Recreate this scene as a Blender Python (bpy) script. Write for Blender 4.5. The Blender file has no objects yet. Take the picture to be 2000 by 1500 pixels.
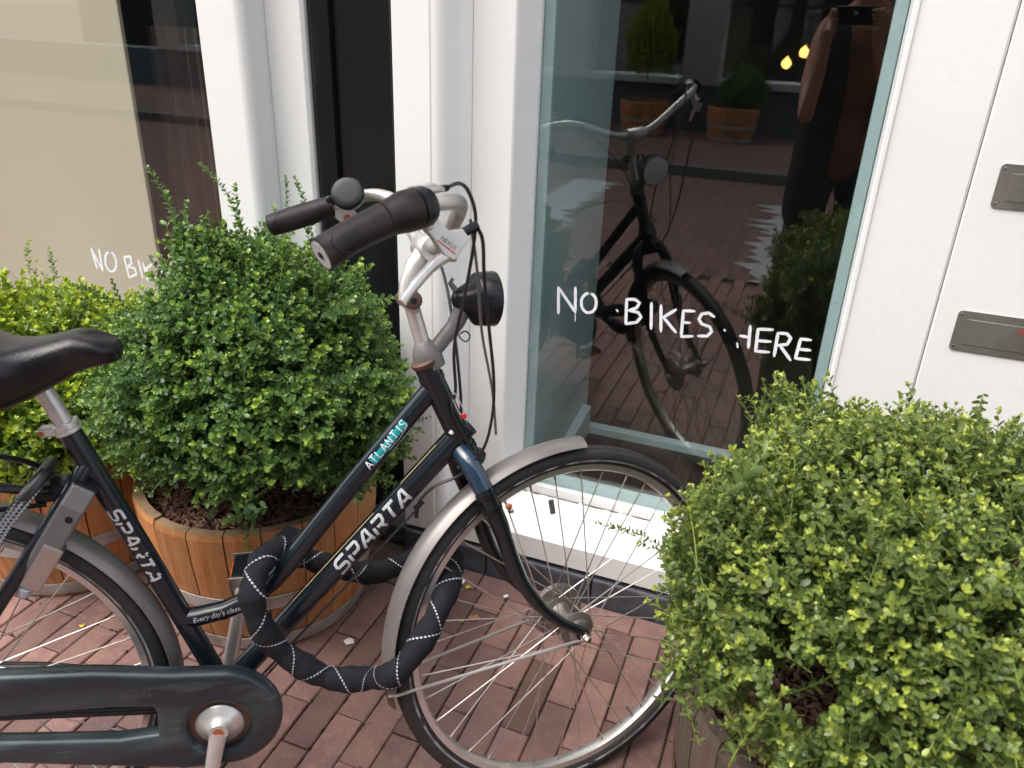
import bpy, bmesh, math, random
import numpy as np
from mathutils import Vector, Matrix
random.seed(7); rng = np.random.default_rng(11)
S = bpy.context.scene
COL = S.collection
PI = math.pi

# ------------------------------------------------------------------ camera
CAMR = Matrix(((0.93140553, -0.18511247, 0.3133961),
               (0.36236835, 0.39057252, -0.8462519),
               (0.03424787, 0.90176853, 0.43086031)))
CAMP = Vector((0, 0, 1.403))
cd = bpy.data.cameras.new('camera'); cam = bpy.data.objects.new('camera', cd); COL.objects.link(cam)
cam.matrix_world = Matrix.Translation(CAMP) @ CAMR.to_4x4()
cd.sensor_width = 36; cd.lens = 28.08; cd.clip_start = 0.02; cd.clip_end = 400
cd.dof.use_dof = True; cd.dof.focus_distance = 1.62; cd.dof.aperture_fstop = 6.5
S.camera = cam
# ------------------------------------------------------------------ world, sun, exposure
SUN_EL, SUN_AZ = math.radians(60), math.radians(222)     # azimuth clockwise from +Y
W = bpy.data.worlds.new('World'); S.world = W; W.use_nodes = True
nt = W.node_tree; bg = nt.nodes['Background']
sky = nt.nodes.new('ShaderNodeTexSky'); sky.sky_type = 'NISHITA'; sky.sun_disc = False
sky.sun_elevation = SUN_EL; sky.sun_rotation = SUN_AZ; sky.dust_density = 3.0; sky.ozone_density = 0.6
veil = nt.nodes.new('ShaderNodeHueSaturation'); veil.inputs['Saturation'].default_value = .36      # thin even cloud takes most of the blue out
nt.links.new(sky.outputs['Color'], veil.inputs['Color']); nt.links.new(veil.outputs[0], bg.inputs['Color']); bg.inputs['Strength'].default_value = 0.15
sl = bpy.data.lights.new('sun', 'SUN'); sl.energy = 1.0; sl.angle = math.radians(70); sl.color = (1.0, 0.93, 0.82)
so = bpy.data.objects.new('sun', sl); COL.objects.link(so)
sd = Vector((math.sin(SUN_AZ) * math.cos(SUN_EL), math.cos(SUN_AZ) * math.cos(SUN_EL), math.sin(SUN_EL)))
so.rotation_euler = sd.to_track_quat('Z', 'Y').to_euler(); so.location = (0, -3, 9)
S.view_settings.view_transform = 'Standard'; S.view_settings.look = 'None'
S.view_settings.exposure = 1.75; S.view_settings.gamma = 1.0
S.cycles.max_bounces = 7; S.cycles.diffuse_bounces = 4; S.cycles.glossy_bounces = 4; S.cycles.transmission_bounces = 4; S.cycles.transparent_max_bounces = 12
S.render.resolution_x, S.render.resolution_y = 1024, 768

# ------------------------------------------------------------------ materials
def mat(name, col, rough=.5, metal=0., spec=.5, coat=0., noise=None, bump=None, rand=None, trans=0., world=False):
    """noise=(scale,colour2,lo,hi[,stretch]) mixes a second colour; bump=(scale,strength[,stretch]); rand=value spread per object"""
    m = bpy.data.materials.new(name); m.use_nodes = True; n = m.node_tree; b = n.nodes['Principled BSDF']
    b.inputs['Roughness'].default_value = rough; b.inputs['Metallic'].default_value = metal
    b.inputs['Specular IOR Level'].default_value = spec; b.inputs['Coat Weight'].default_value = coat
    b.inputs['Coat Roughness'].default_value = .12
    out = None
    rgb = n.nodes.new('ShaderNodeRGB'); rgb.outputs[0].default_value = (*col, 1); out = rgb.outputs[0]
    tc = n.nodes.new('ShaderNodeTexCoord')
    def nz(scale, st=(1, 1, 1), det=5):
        mp = n.nodes.new('ShaderNodeMapping'); mp.inputs['Scale'].default_value = st
        n.links.new((n.nodes.new('ShaderNodeNewGeometry').outputs['Position'] if world else tc.outputs['Object']), mp.inputs['Vector'])
        t = n.nodes.new('ShaderNodeTexNoise'); t.inputs['Scale'].default_value = scale; t.inputs['Detail'].default_value = det
        n.links.new(mp.outputs[0], t.inputs['Vector']); return t
    for q in ([noise] if isinstance(noise, tuple) else (noise or [])):
        t = nz(q[0], q[4] if len(q) > 4 else (1, 1, 1))
        r = n.nodes.new('ShaderNodeMapRange'); r.inputs[1].default_value = q[2]; r.inputs[2].default_value = q[3]
        n.links.new(t.outputs['Fac'], r.inputs[0])
        mx = n.nodes.new('ShaderNodeMix'); mx.data_type = 'RGBA'
        n.links.new(r.outputs[0], mx.inputs[0]); n.links.new(out, mx.inputs[6]); mx.inputs[7].default_value = (*q[1], 1)
        out = mx.outputs[2]
    if rand:
        oi = n.nodes.new('ShaderNodeObjectInfo'); r = n.nodes.new('ShaderNodeMapRange')
        r.inputs[3].default_value = 1 - rand; r.inputs[4].default_value = 1 + rand
        n.links.new(oi.outputs['Random'], r.inputs[0])
        hs = n.nodes.new('ShaderNodeHueSaturation'); n.links.new(out, hs.inputs['Color']); n.links.new(r.outputs[0], hs.inputs['Value'])
        out = hs.outputs[0]
    n.links.new(out, b.inputs['Base Color'])
    if bump:
        t = nz(bump[0], bump[2] if len(bump) > 2 else (1, 1, 1), 6)
        bp = n.nodes.new('ShaderNodeBump'); bp.inputs['Strength'].default_value = bump[1]; bp.inputs['Distance'].default_value = .004
        n.links.new(t.outputs['Fac'], bp.inputs['Height']); n.links.new(bp.outputs[0], b.inputs['Normal'])
    if trans:
        b.inputs['Transmission Weight'].default_value = trans
    return m
M = {}
M['white'] = mat('white_paint', (.74, .74, .735), .38, noise=[(2.2, (.69, .685, .675), .45, .75), (60, (.71, .71, .70), .5, .8)], bump=(45, .06, (1, 1, .1)))
M['sillwhite'] = mat('sill_paint', (.82, .82, .81), .34, noise=[(9, (.62, .60, .56), .60, .85), (120, (.5, .48, .45), .68, .8)], bump=(60, .05))
M['cream'] = mat('cream_paint', (.78, .76, .71), .36, noise=(3, (.72, .70, .65), .45, .75))
M['black'] = mat('black_gloss_paint', (.0075, .0085, .010), .22, spec=.45, noise=(18, (.02, .02, .021), .55, .9, (1, 1, .15)), bump=(30, .05, (1, 1, .08)))
M['stone'] = mat('blue_stone', (.075, .080, .100), .55, noise=[(14, (.045, .045, .055), .4, .7), (60, (.12, .12, .135), .55, .8)], bump=(90, .3))
M['upper'] = mat('upper_brick_wall', (.16, .075, .05), .85, noise=(30, (.10, .05, .04), .4, .7), bump=(60, .4))
M['reveal'] = mat('grey_green_reveal', (.44, .49, .495), .5, noise=(5, (.38, .43, .435), .4, .7))
M['inner_strip'] = mat('pale_green_trim', (.50, .56, .56), .45)
M['room'] = mat('dark_room', (.018, .014, .013), .7)
M['roomfloor'] = mat('display_floor', (.022, .015, .012), .35, noise=(12, (.035, .022, .016), .4, .7, (1, 8, 1)))
M['board'] = mat('beige_board', (.74, .54, .41), .55, noise=(1.6, (.76, .57, .45), .4, .7))
M['brick'] = mat('clinker_brick', (.205, .114, .092), .82, rand=.36, world=True,
                 noise=[(11, (.160, .082, .076), .42, .66), (45, (.25, .150, .128), .52, .80), (7, (.140, .082, .078), .60, .80), (150, (.38, .27, .23), .68, .82), (2.2, (.135, .082, .080), .48, .70), (320, (.13, .075, .068), .64, .78)], bump=(110, .55))
M['joint'] = mat('joint_sand', (.075, .052, .042), .95, noise=[(6, (.045, .060, .016), .50, .64), (40, (.085, .06, .045), .5, .8)], bump=(200, .8))
M['litter'] = mat('white_scrap', (.78, .76, .72), .7)
M['petal_y'] = mat('yellow_petal', (.55, .42, .04), .6)
M['petal_b'] = mat('brown_leaf', (.34, .16, .08), .7)
M['bike'] = mat('blue_black_enamel', (.0050, .0085, .0140), .26, spec=.4, coat=.2, noise=[(70, (.016, .019, .024), .58, .85), (9, (.008, .011, .015), .4, .7)])
M['bikeblue'] = mat('blue_enamel', (.010, .028, .055), .22, coat=.6, noise=(50, (.02, .03, .04), .55, .85))
M['alloy'] = mat('brushed_alloy', (.52, .51, .50), .33, metal=.58, noise=(40, (.45, .425, .41), .45, .75))
M['alloyworn'] = mat('worn_alloy', (.40, .365, .35), .42, metal=.85, noise=[(30, (.24, .19, .17), .5, .75), (120, (.5, .48, .46), .55, .8)])
M['chrome'] = mat('bright_steel', (.72, .71, .70), .12, metal=1.)
M['spoke'] = mat('steel_spoke', (.50, .47, .44), .33, metal=.9)
M['rim'] = mat('alloy_rim', (.56, .545, .53), .33, metal=.8, noise=(25, (.44, .42, .40), .5, .8))
M['guard'] = mat('grey_mudguard', (.215, .20, .197), .38, metal=.45, noise=[(8, (.165, .148, .142), .45, .7), (120, (.30, .28, .27), .62, .8)])
M['rubber'] = mat('tyre_rubber', (.016, .015, .016), .62, noise=(40, (.032, .029, .028), .5, .8), bump=(160, .25))
M['stripe'] = mat('reflective_band', (.60, .61, .63), .4)
M['grip'] = mat('grip_rubber', (.011, .0095, .0105), .45, spec=.22, noise=(25, (.032, .022, .024), .5, .8), bump=(220, .12))
M['plastic'] = mat('black_plastic', (.008, .0088, .0115), .27, spec=.24, noise=(30, (.014, .0145, .016), .5, .8))
M['greyplastic'] = mat('grey_plastic', (.105, .10, .10), .45, noise=(30, (.10, .09, .09), .5, .8))
M['lens'] = mat('lamp_lens', (.65, .66, .67), .08, spec=.8)
M['case'] = mat('dusty_chaincase', (.012, .017, .022), .33, spec=.42, noise=[(4.5, (.060, .078, .084), .48, .74, (.6, 1, 1.8)), (22, (.075, .092, .096), .58, .82, (.3, 1, 1.5)), (60, (.11, .12, .12), .66, .74, (.12, 1, 2.5)), (180, (.14, .15, .15), .70, .80)], bump=(40, .04))
M['rustring'] = mat('rusty_ring', (.10, .060, .045), .5, metal=.4, noise=(40, (.16, .075, .045), .5, .8))
M['rustbolt'] = mat('rusty_bolt', (.36, .085, .02), .75, noise=(400, (.20, .06, .03), .4, .7))
M['saddle'] = mat('saddle_vinyl', (.006, .0062, .0076), .28, spec=.34, noise=(20, (.020, .017, .017), .5, .8), bump=(260, .15))
M['sleeve'] = mat('nylon_sleeve', (.0095, .010, .0135), .80, spec=.2, bump=(420, .6), noise=(40, (.016, .0165, .021), .45, .75))
M['stitch'] = mat('reflective_stitch', (.36, .38, .42), .5)
M['decal'] = mat('silver_decal', (.44, .45, .46), .4, noise=(150, (.30, .31, .33), .5, .75))
M['white_dec'] = mat('white_decal', (.68, .70, .70), .45)
M['cream_dec'] = mat('cream_pinstripe', (.55, .44, .20), .45)
M['teal_dec'] = mat('teal_decal', (.010, .27, .29), .4)
M['faint'] = mat('faint_print', (.075, .06, .06), .5)
M['red'] = mat('red_print', (.50, .02, .03), .5)
M['refl_red'] = mat('red_reflector', (.35, .02, .02), .25)
M['refl_orange'] = mat('orange_reflector', (.7, .16, .02), .25)
M['cable'] = mat('black_cable', (.010, .010, .011), .35)
M['greycable'] = mat('grey_cable', (.10, .10, .10), .4)
M['glasspaint'] = mat('white_glass_paint', (.74, .76, .80), .6, noise=(60, (.60, .62, .68), .45, .8))
M['plate'] = mat('brushed_plate', (.44, .42, .39), .48, metal=.95, noise=[(7, (.22, .215, .185), .4, .7), (300, (.36, .34, .31), .5, .8)], bump=(6, .02))
M['wood'] = mat('new_oak', (.42, .195, .075), .55, rand=.20, noise=[(5, (.36, .125, .030), .42, .66, (7, 7, .6)), (26, (.54, .26, .085), .50, .80, (8, 8, .35)), (3.0, (.25, .115, .05), .56, .76, (1, 1, 1)), (16, (.16, .085, .05), .66, .80, (1, 1, .25))], bump=(28, .30, (9, 9, .4)))
M['woodtop'] = mat('oak_end_grain', (.27, .18, .10), .75, noise=(40, (.18, .12, .07), .4, .7), bump=(90, .4))
M['oldwood'] = mat('weathered_oak', (.095, .066, .050), .72, rand=.18, noise=[(6, (.060, .044, .036), .4, .7, (7, 7, .5)), (30, (.15, .11, .085), .55, .8, (9, 9, .3))], bump=(26, .5, (9, 9, .4)))
M['hoop'] = mat('galvanised_hoop', (.40, .385, .36), .55, metal=.15, noise=(14, (.22, .19, .16), .45, .7))
M['mulch'] = mat('bark_mulch', (.080, .034, .022), .9, noise=[(60, (.16, .075, .048), .48, .7), (24, (.03, .014, .010), .5, .7)], bump=(120, .8))
M['chip'] = mat('bark_chip', (.13, .062, .040), .85, noise=(30, (.27, .155, .11), .45, .7))
M['bark'] = mat('stem_bark', (.15, .10, .055), .8, noise=(30, (.09, .06, .035), .4, .7), bump=(80, .5))
M['skin'] = mat('skin', (.36, .18, .12), .5, noise=(14, (.30, .14, .09), .4, .7))
M['hair'] = mat('hair', (.04, .022, .014), .5)
M['coral'] = mat('coral_cloth', (.22, .085, .055), .9, noise=(9, (.12, .05, .035), .4, .7), bump=(14, 1.))
M['blackcloth'] = mat('black_cloth', (.010, .010, .011), .9)
M['denim'] = mat('dark_denim', (.018, .022, .03), .9)
M['oppgrey'] = mat('grey_blue_wall', (.075, .10, .12), .7, noise=(8, (.06, .08, .095), .4, .7))
M['oppcol'] = mat('pale_column', (.36, .345, .32), .7)
M['oppsill'] = mat('pale_sill', (.45, .47, .50), .6)
M['asphaltkerb'] = mat('kerb_stone', (.13, .13, .14), .8, noise=(30, (.09, .09, .1), .4, .7))
M['whitebrick'] = mat('white_paver', (.38, .38, .39), .8, noise=(20, (.42, .42, .43), .45, .75))
M['pinkcard'] = mat('pale_card', (.5, .45, .42), .8)

def leafmat(name, old, young):
    m = bpy.data.materials.new(name); m.use_nodes = True; n = m.node_tree; b = n.nodes['Principled BSDF']
    at = n.nodes.new('ShaderNodeAttribute'); at.attribute_name = 'tint'
    mx = n.nodes.new('ShaderNodeValToRGB'); e = mx.color_ramp.elements
    e[0].position = 0; e[0].color = (*old, 1); e[1].position = .95; e[1].color = (*young, 1); straw = mx.color_ramp.elements.new(1.0); straw.color = (.42, .30, .05, 1)
    mid = mx.color_ramp.elements.new(.5); mid.color = tuple(o * .62 + y * .38 for o, y in zip(old, young)) + (1,)
    n.links.new(at.outputs['Fac'], mx.inputs[0]); n.links.new(mx.outputs[0], b.inputs['Base Color'])
    b.inputs['Roughness'].default_value = .33; b.inputs['Specular IOR Level'].default_value = .52
    tr = n.nodes.new('ShaderNodeBsdfTranslucent'); n.links.new(mx.outputs[0], tr.inputs['Color'])
    ms = n.nodes.new('ShaderNodeMixShader'); ms.inputs[0].default_value = .28
    n.links.new(b.outputs[0], ms.inputs[1]); n.links.new(tr.outputs[0], ms.inputs[2])
    n.links.new(ms.outputs[0], n.nodes['Material Output'].inputs['Surface']); return m
M['leafM'] = leafmat('boxleaf_dark', (.058, .138, .048), (.31, .45, .065))
M['leafL'] = leafmat('boxleaf_lime', (.060, .150, .022), (.42, .50, .035))
M['leafR'] = leafmat('boxleaf_olive', (.085, .138, .042), (.37, .43, .070))

def glassmat(name, tint, ior):
    m = bpy.data.materials.new(name); m.use_nodes = True; n = m.node_tree; n.nodes.remove(n.nodes['Principled BSDF'])
    t = n.nodes.new('ShaderNodeBsdfTransparent'); t.inputs[0].default_value = (*tint, 1)
    g = n.nodes.new('ShaderNodeBsdfGlossy'); g.inputs['Roughness'].default_value = .012
    g.inputs['Color'].default_value = (1, 1, 1, 1)
    # Schlick reflectance from the angle to the surface, the same on both faces of the pane
    lw_ = n.nodes.new('ShaderNodeLayerWeight'); pw = n.nodes.new('ShaderNodeMath'); pw.operation = 'POWER'; pw.inputs[1].default_value = 5
    n.links.new(lw_.outputs['Facing'], pw.inputs[0]); f = n.nodes.new('ShaderNodeMapRange'); f.inputs[3].default_value = ior; f.inputs[4].default_value = 1
    n.links.new(pw.outputs[0], f.inputs[0])
    ms = n.nodes.new('ShaderNodeMixShader'); n.links.new(f.outputs[0], ms.inputs[0])
    n.links.new(t.outputs[0], ms.inputs[1]); n.links.new(g.outputs[0], ms.inputs[2])
    n.links.new(ms.outputs[0], n.nodes['Material Output'].inputs['Surface']); return m
M['glass'] = glassmat('window_glass', (.89, .945, .945), .068)

def emis(name, col, s):
    m = bpy.data.materials.new(name); m.use_nodes = True; b = m.node_tree.nodes['Principled BSDF']
    b.inputs['Base Color'].default_value = (*col, 1); b.inputs['Emission Color'].default_value = (*col, 1); b.inputs['Emission Strength'].default_value = s
    return m
M['bulb'] = emis('lit_bulb', (1., .40, .09), 11)

def streetmat():
    m = bpy.data.materials.new('street_brick'); m.use_nodes = True; n = m.node_tree; b = n.nodes['Principled BSDF']
    tc = n.nodes.new('ShaderNodeTexCoord'); br = n.nodes.new('ShaderNodeTexBrick')
    mp = n.nodes.new('ShaderNodeMapping'); mp.inputs['Rotation'].default_value = (0, 0, PI / 2)
    n.links.new(tc.outputs['Object'], mp.inputs[0]); n.links.new(mp.outputs[0], br.inputs['Vector'])
    br.inputs['Color1'].default_value = (.205, .112, .095, 1); br.inputs['Color2'].default_value = (.15, .078, .068, 1)
    br.inputs['Mortar'].default_value = (.06, .045, .035, 1); br.inputs['Scale'].default_value = 1
    br.inputs['Brick Width'].default_value = .21; br.inputs['Row Height'].default_value = .068; br.inputs['Mortar Size'].default_value = .004
    n.links.new(br.outputs['Color'], b.inputs['Base Color']); b.inputs['Roughness'].default_value = .85; return m
M['street'] = streetmat()

# ------------------------------------------------------------------ helpers
def mesh(name, V, F, m=None, smooth=False):
    me = bpy.data.meshes.new(name); me.from_pydata([tuple(v) for v in V], [], [tuple(f) for f in F])
    if m: me.materials.append(M[m] if isinstance(m, str) else m)
    if smooth: me.polygons.foreach_set('use_smooth', [True] * len(me.polygons))
    me.update(); return me
def obj(name, me, parent=None, loc=None, label=None, cat=None, group=None, kind=None):
    o = bpy.data.objects.new(name, me); COL.objects.link(o)
    if parent: o.parent = parent
    if loc: o.location = loc
    tag(o, label, cat, group, kind); return o
def tag(o, label=None, cat=None, group=None, kind=None):
    if label: o['label'] = label
    if cat: o['category'] = cat
    if group: o['group'] = group
    if kind: o['kind'] = kind
    return o
def empty(name, loc=(0, 0, 0), **k): return obj(name, None, None, loc, **k)
class B:
    """collects geometry; build() links it as one mesh object"""
    def __init__(s): s.V = []; s.F = []; s.mi = []; s.sm = []
    def add(s, V, F, mi=0, sm=False):
        o = len(s.V); s.V += [tuple(v) for v in V]; s.F += [tuple(i + o for i in f) for f in F]; s.mi += [mi] * len(F); s.sm += [sm] * len(F); return s
    def box(s, a, b, mi=0):
        x0, y0, z0 = a; x1, y1, z1 = b
        V = [(x0, y0, z0), (x1, y0, z0), (x1, y1, z0), (x0, y1, z0), (x0, y0, z1), (x1, y0, z1), (x1, y1, z1), (x0, y1, z1)]
        return s.add(V, [(0, 3, 2, 1), (4, 5, 6, 7), (0, 1, 5, 4), (1, 2, 6, 5), (2, 3, 7, 6), (3, 0, 4, 7)], mi)
    def bbox(s, a, b, c=.003, mi=0):
        """box with chamfered edges"""
        bm = bmesh.new(); bmesh.ops.create_cube(bm, size=1)
        a, b = Vector(a), Vector(b); d = b - a
        for v in bm.verts: v.co = Vector(((v.co.x + .5) * d.x, (v.co.y + .5) * d.y, (v.co.z + .5) * d.z)) + a
        bmesh.ops.bevel(bm, geom=bm.edges[:], offset=c, segments=2, affect='EDGES', profile=.5)
        bm.verts.index_update(); V = [v.co.copy() for v in bm.verts]; F = [[v.index for v in f.verts] for f in bm.faces]; bm.free()
        return s.add(V, F, mi)
    def tube(s, pts, r, n=10, mi=0, caps=True, flat=None, closed=False):
        """swept tube; r number or list; flat=(vector,scale) squashes along a direction"""
        P = [Vector(p) for p in pts]; R = r if isinstance(r, (list, tuple)) else [r] * len(P)
        T = []
        for i in range(len(P)):
            if closed: t = P[(i + 1) % len(P)] - P[i - 1]
            else: t = P[min(i + 1, len(P) - 1)] - P[max(i - 1, 0)]
            T.append(t.normalized())
        ref = Vector((0, 0, 1)) if abs(T[0].z) < .9 else Vector((1, 0, 0))
        N = (ref - T[0] * ref.dot(T[0])).normalized(); V = []
        for i, p in enumerate(P):
            N = (N - T[i] * N.dot(T[i])).normalized(); Bn = T[i].cross(N)
            for k in range(n):
                a = 2 * PI * k / n; q = (N * math.cos(a) + Bn * math.sin(a)) * R[i]
                if flat: f = Vector(flat[0]); q = q - f * q.dot(f) * (1 - flat[1])
                V.append(p + q)
        F = []
        L = len(P)
        for i in range(L if closed else L - 1):
            for k in range(n):
                a = i * n + k; b2 = i * n + (k + 1) % n; c = ((i + 1) % L) * n + (k + 1) % n; d = ((i + 1) % L) * n + k
                F.append((a, b2, c, d))
        if caps and not closed:
            F.append(tuple(range(n - 1, -1, -1))); F.append(tuple((L - 1) * n + k for k in range(n)))
        return s.add(V, F, mi, True)
    def lathe(s, c, axis, prof, n=24, mi=0, sm=True):
        """prof: list of (along, radius) from c along axis"""
        ax = Vector(axis).normalized(); ref = Vector((0, 0, 1)) if abs(ax.z) < .9 else Vector((1, 0, 0))
        N = (ref - ax * ref.dot(ax)).normalized(); Bn = ax.cross(N); V = []; F = []
        for (h, r) in prof:
            for k in range(n):
                a = 2 * PI * k / n; V.append(Vector(c) + ax * h + (N * math.cos(a) + Bn * math.sin(a)) * max(r, 1e-5))
        for i in range(len(prof) - 1):
            for k in range(n):
                F.append((i * n + k, i * n + (k + 1) % n, (i + 1) * n + (k + 1) % n, (i + 1) * n + k))
        F.append(tuple(range(n - 1, -1, -1))); F.append(tuple((len(prof) - 1) * n + k for k in range(n)))
        return s.add(V, F, mi, sm)
    def prism(s, poly, f, h0, h1, mi=0):
        """2-D polygon (a,b) extruded between h0 and h1; f(a,b,h)->point"""
        n = len(poly); V = [f(a, b, h0) for a, b in poly] + [f(a, b, h1) for a, b in poly]
        F = [tuple(range(n - 1, -1, -1)), tuple(range(n, 2 * n))] + [(i, (i + 1) % n, n + (i + 1) % n, n + i) for i in range(n)]
        return s.add(V, F, mi)
    def build(s, name, mats, parent=None, bevel=0, autosmooth=True, **k):
        me = bpy.data.meshes.new(name); me.from_pydata(s.V, [], s.F)
        for m in ([mats] if isinstance(mats, str) else mats): me.materials.append(M[m])
        me.polygons.foreach_set('material_index', s.mi); me.polygons.foreach_set('use_smooth', s.sm)
        bm = bmesh.new(); bm.from_mesh(me); bmesh.ops.recalc_face_normals(bm, faces=bm.faces)
        if any(s.sm):
            for e in bm.edges:
                if len(e.link_faces) == 2 and e.calc_face_angle(0) > .7: e.smooth = False
        bm.to_mesh(me); bm.free(); me.update()
        o = obj(name, me, parent, **k)
        if bevel:
            md = o.modifiers.new('bevel', 'BEVEL'); md.width = bevel; md.segments = 2; md.limit_method = 'ANGLE'
        return o
def spline(pts, k=6):
    P = [Vector(p) for p in pts]; out = []
    for i in range(len(P) - 1):
        p0 = P[max(i - 1, 0)]; p1 = P[i]; p2 = P[i + 1]; p3 = P[min(i + 2, len(P) - 1)]
        for j in range(k):
            t = j / k
            out.append(.5 * ((2 * p1) + (p2 - p0) * t + (2 * p0 - 5 * p1 + 4 * p2 - p3) * t * t + (3 * p1 - p0 - 3 * p2 + p3) * t ** 3))
    out.append(P[-1]); return out
def ribbon2d(poly, w, step=.006, rnd=True):
    """stroke polyline (2-D) -> verts, quads"""
    P = [Vector(p) for p in poly]; Q = [P[0]]
    for a, b in zip(P, P[1:]):
        k = max(1, int((b - a).length / step))
        Q += [a + (b - a) * (j / k) for j in range(1, k + 1)]
    V = []; F = []
    for i, p in enumerate(Q):
        t = (Q[min(i + 1, len(Q) - 1)] - Q[max(i - 1, 0)]); t = t.normalized() if t.length > 0 else Vector((1, 0)); nn = Vector((-t.y, t.x))
        ww = w * (.55 if rnd and i in (0, len(Q) - 1) else 1)
        pp = p - t * w * .35 if (rnd and i == 0) else (p + t * w * .35 if rnd and i == len(Q) - 1 else p)
        V += [pp + nn * ww / 2, pp, pp - nn * ww / 2]
    for i in range(len(Q) - 1):
        a = 3 * i; F += [(a, a + 3, a + 4, a + 1), (a + 1, a + 4, a + 5, a + 2)]
    return V, F
def strokes(list_of_poly, w, f, name, m, parent, step=.006, rnd=True, **k):
    b = B()
    for i, pl in enumerate(list_of_poly):
        V, F = ribbon2d(pl, w, step, rnd); b.add([f(v.x, v.y, i) for v in V], F)
    return b.build(name, m, parent, **k)
_txt = {}
def text2d(s, size=1., shear=0.):
    c = bpy.data.curves.new('t', 'FONT'); c.body = s; c.size = size; c.shear = shear; c.resolution_u = 3
    o = bpy.data.objects.new('t', c); COL.objects.link(o)
    dg = bpy.context.evaluated_depsgraph_get(); me = bpy.data.meshes.new_from_object(o.evaluated_get(dg))
    V = [(v.co.x, v.co.y) for v in me.vertices]; F = [tuple(p.vertices) for p in me.polygons]
    bpy.data.objects.remove(o); bpy.data.curves.remove(c); bpy.data.meshes.remove(me)
    return V, F
def cast_tube(p0, p1, r, c):
    """maps (s,v) onto a tube p0->p1 of radius r, v=0 facing c, +v turning towards 'up' side d"""
    p0, p1 = Vector(p0), Vector(p1); a = (p1 - p0).normalized(); c = Vector(c); c = (c - a * c.dot(a)).normalized(); d = c.cross(a) * -1
    def f(s, v, i=0):
        th = v / r; return p0 + a * s + (c * math.cos(th) + d * math.sin(th)) * r
    return f, d
def inview(p, mg=40):
    c = CAMR.transposed() @ (Vector(p) - CAMP)
    if c.z >= -.05: return False
    x = 1000 + 1560 * c.x / -c.z; y = 750 - 1560 * c.y / -c.z
    return -mg < x < 2000 + mg and -mg < y < 1500 + mg

# ------------------------------------------------------------------ ground and paving
obj('ground', mesh('ground', [(-60, -60, -.012), (60, -60, -.012), (60, 60, -.012), (-60, 60, -.012)], [(0, 1, 2, 3)], 'joint'), kind='structure')
pave = obj('pavement', mesh('pavement', [(-3.3, -1.02, -.010), (1.7, -1.02, -.010), (1.7, 1.64, -.010), (-3.3, 1.64, -.010)], [(0, 1, 2, 3)], 'joint'), kind='structure')
sb = B()
for a, c in (((-30, -4.05), (30, -1.025)), ((-30, -1.025), (-3.31, 1.60)), ((1.71, -1.025), (30, 1.60))):
    sb.add([(a[0], a[1], -.001), (c[0], a[1], -.001), (c[0], c[1], -.001), (a[0], c[1], -.001)], [(0, 1, 2, 3)])
sb.build('street', 'street', kind='structure')
kb = B()
kb.box((-30, -4.20, -.01), (30, -4.055, .09)); kb.build('kerb', 'asphaltkerb', kind='structure')
obj('far_pavement', mesh('far_pavement', [(-30, -6.5, .085), (30, -6.5, .085), (30, -4.201, .085), (-30, -4.201, .085)], [(0, 1, 2, 3)], 'street'), kind='structure')

def brickmesh(name, l, w, h=.05, c=.0035, seed=0):
    r = random.Random(seed); V = []
    for z, ins in ((-h, 0), (-c, 0), (0, c)):
        for sx, sy in ((-1, -1), (1, -1), (1, 1), (-1, 1)):
            V.append((sx * (w / 2 - ins) + r.uniform(-.0007, .0007), sy * (l / 2 - ins) + r.uniform(-.001, .001), z + (r.uniform(-.0006, .0006) if z == 0 else 0)))
    F = [(8, 9, 10, 11)]
    for k in (0, 4):
        for i in range(4): F.append((k + i, k + (i + 1) % 4, k + 4 + (i + 1) % 4, k + 4 + i))
    return mesh(name, V, F, 'brick')
BM = [brickmesh('brick', .2062, .0648, seed=i, c=.003) for i in range(6)]
cand = []
MX, MY = .068, .21
for k in range(-20, 50):
    x = -.257 - k * MX
    if x < -3.25 or x > 1.65: continue
    off = 1.264 if k % 2 else 1.159
    y = off + MY / 2 + .21
    while y > -1.0:
        if y + MY / 2 < 1.545: cand.append((x, y, 0, 1.0))
        elif y - MY / 2 < 1.53:           # cut brick at the border course
            y0 = y - MY / 2; ln = 1.541 - y0
            if ln > .008: cand.append((x, y0 + ln / 2, 0, ln / MY))
        y -= MY
for k in range(-12, 22): cand.append((.02 - k * MY + .06, 1.575, 1, 1.0))      # stretcher course along the plinth
cand = [c for c in cand if c[0] > -3.25 and c[0] < 1.65]
vis = [c for c in cand if inview((c[0], c[1], 0), 60)]
vis.sort(key=lambda c: (Vector((c[0], c[1], 0)) - CAMP).length)
vset = set(vis[:295])
rest = B()
for i, c in enumerate(cand):
    dz = random.uniform(-.0022, .0012); rz = random.uniform(-.012, .012) + (PI / 2 if c[2] else 0); me = BM[i % 6]
    if c in vset:
        o = obj('brick', me, pave, (c[0], c[1], dz)); o.rotation_euler = (random.uniform(-.006, .006), random.uniform(-.009, .009), rz); o.scale = (1, c[3], 1)
    else:
        mt = Matrix.Translation((c[0], c[1], dz)) @ Matrix.Rotation(rz, 4, 'Z') @ Matrix.Diagonal((1, c[3], 1, 1))
        rest.add([mt @ v.co for v in me.vertices], [tuple(p.vertices) for p in me.polygons])
rest.build('paving_bricks', 'brick', pave, kind='stuff')
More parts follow.
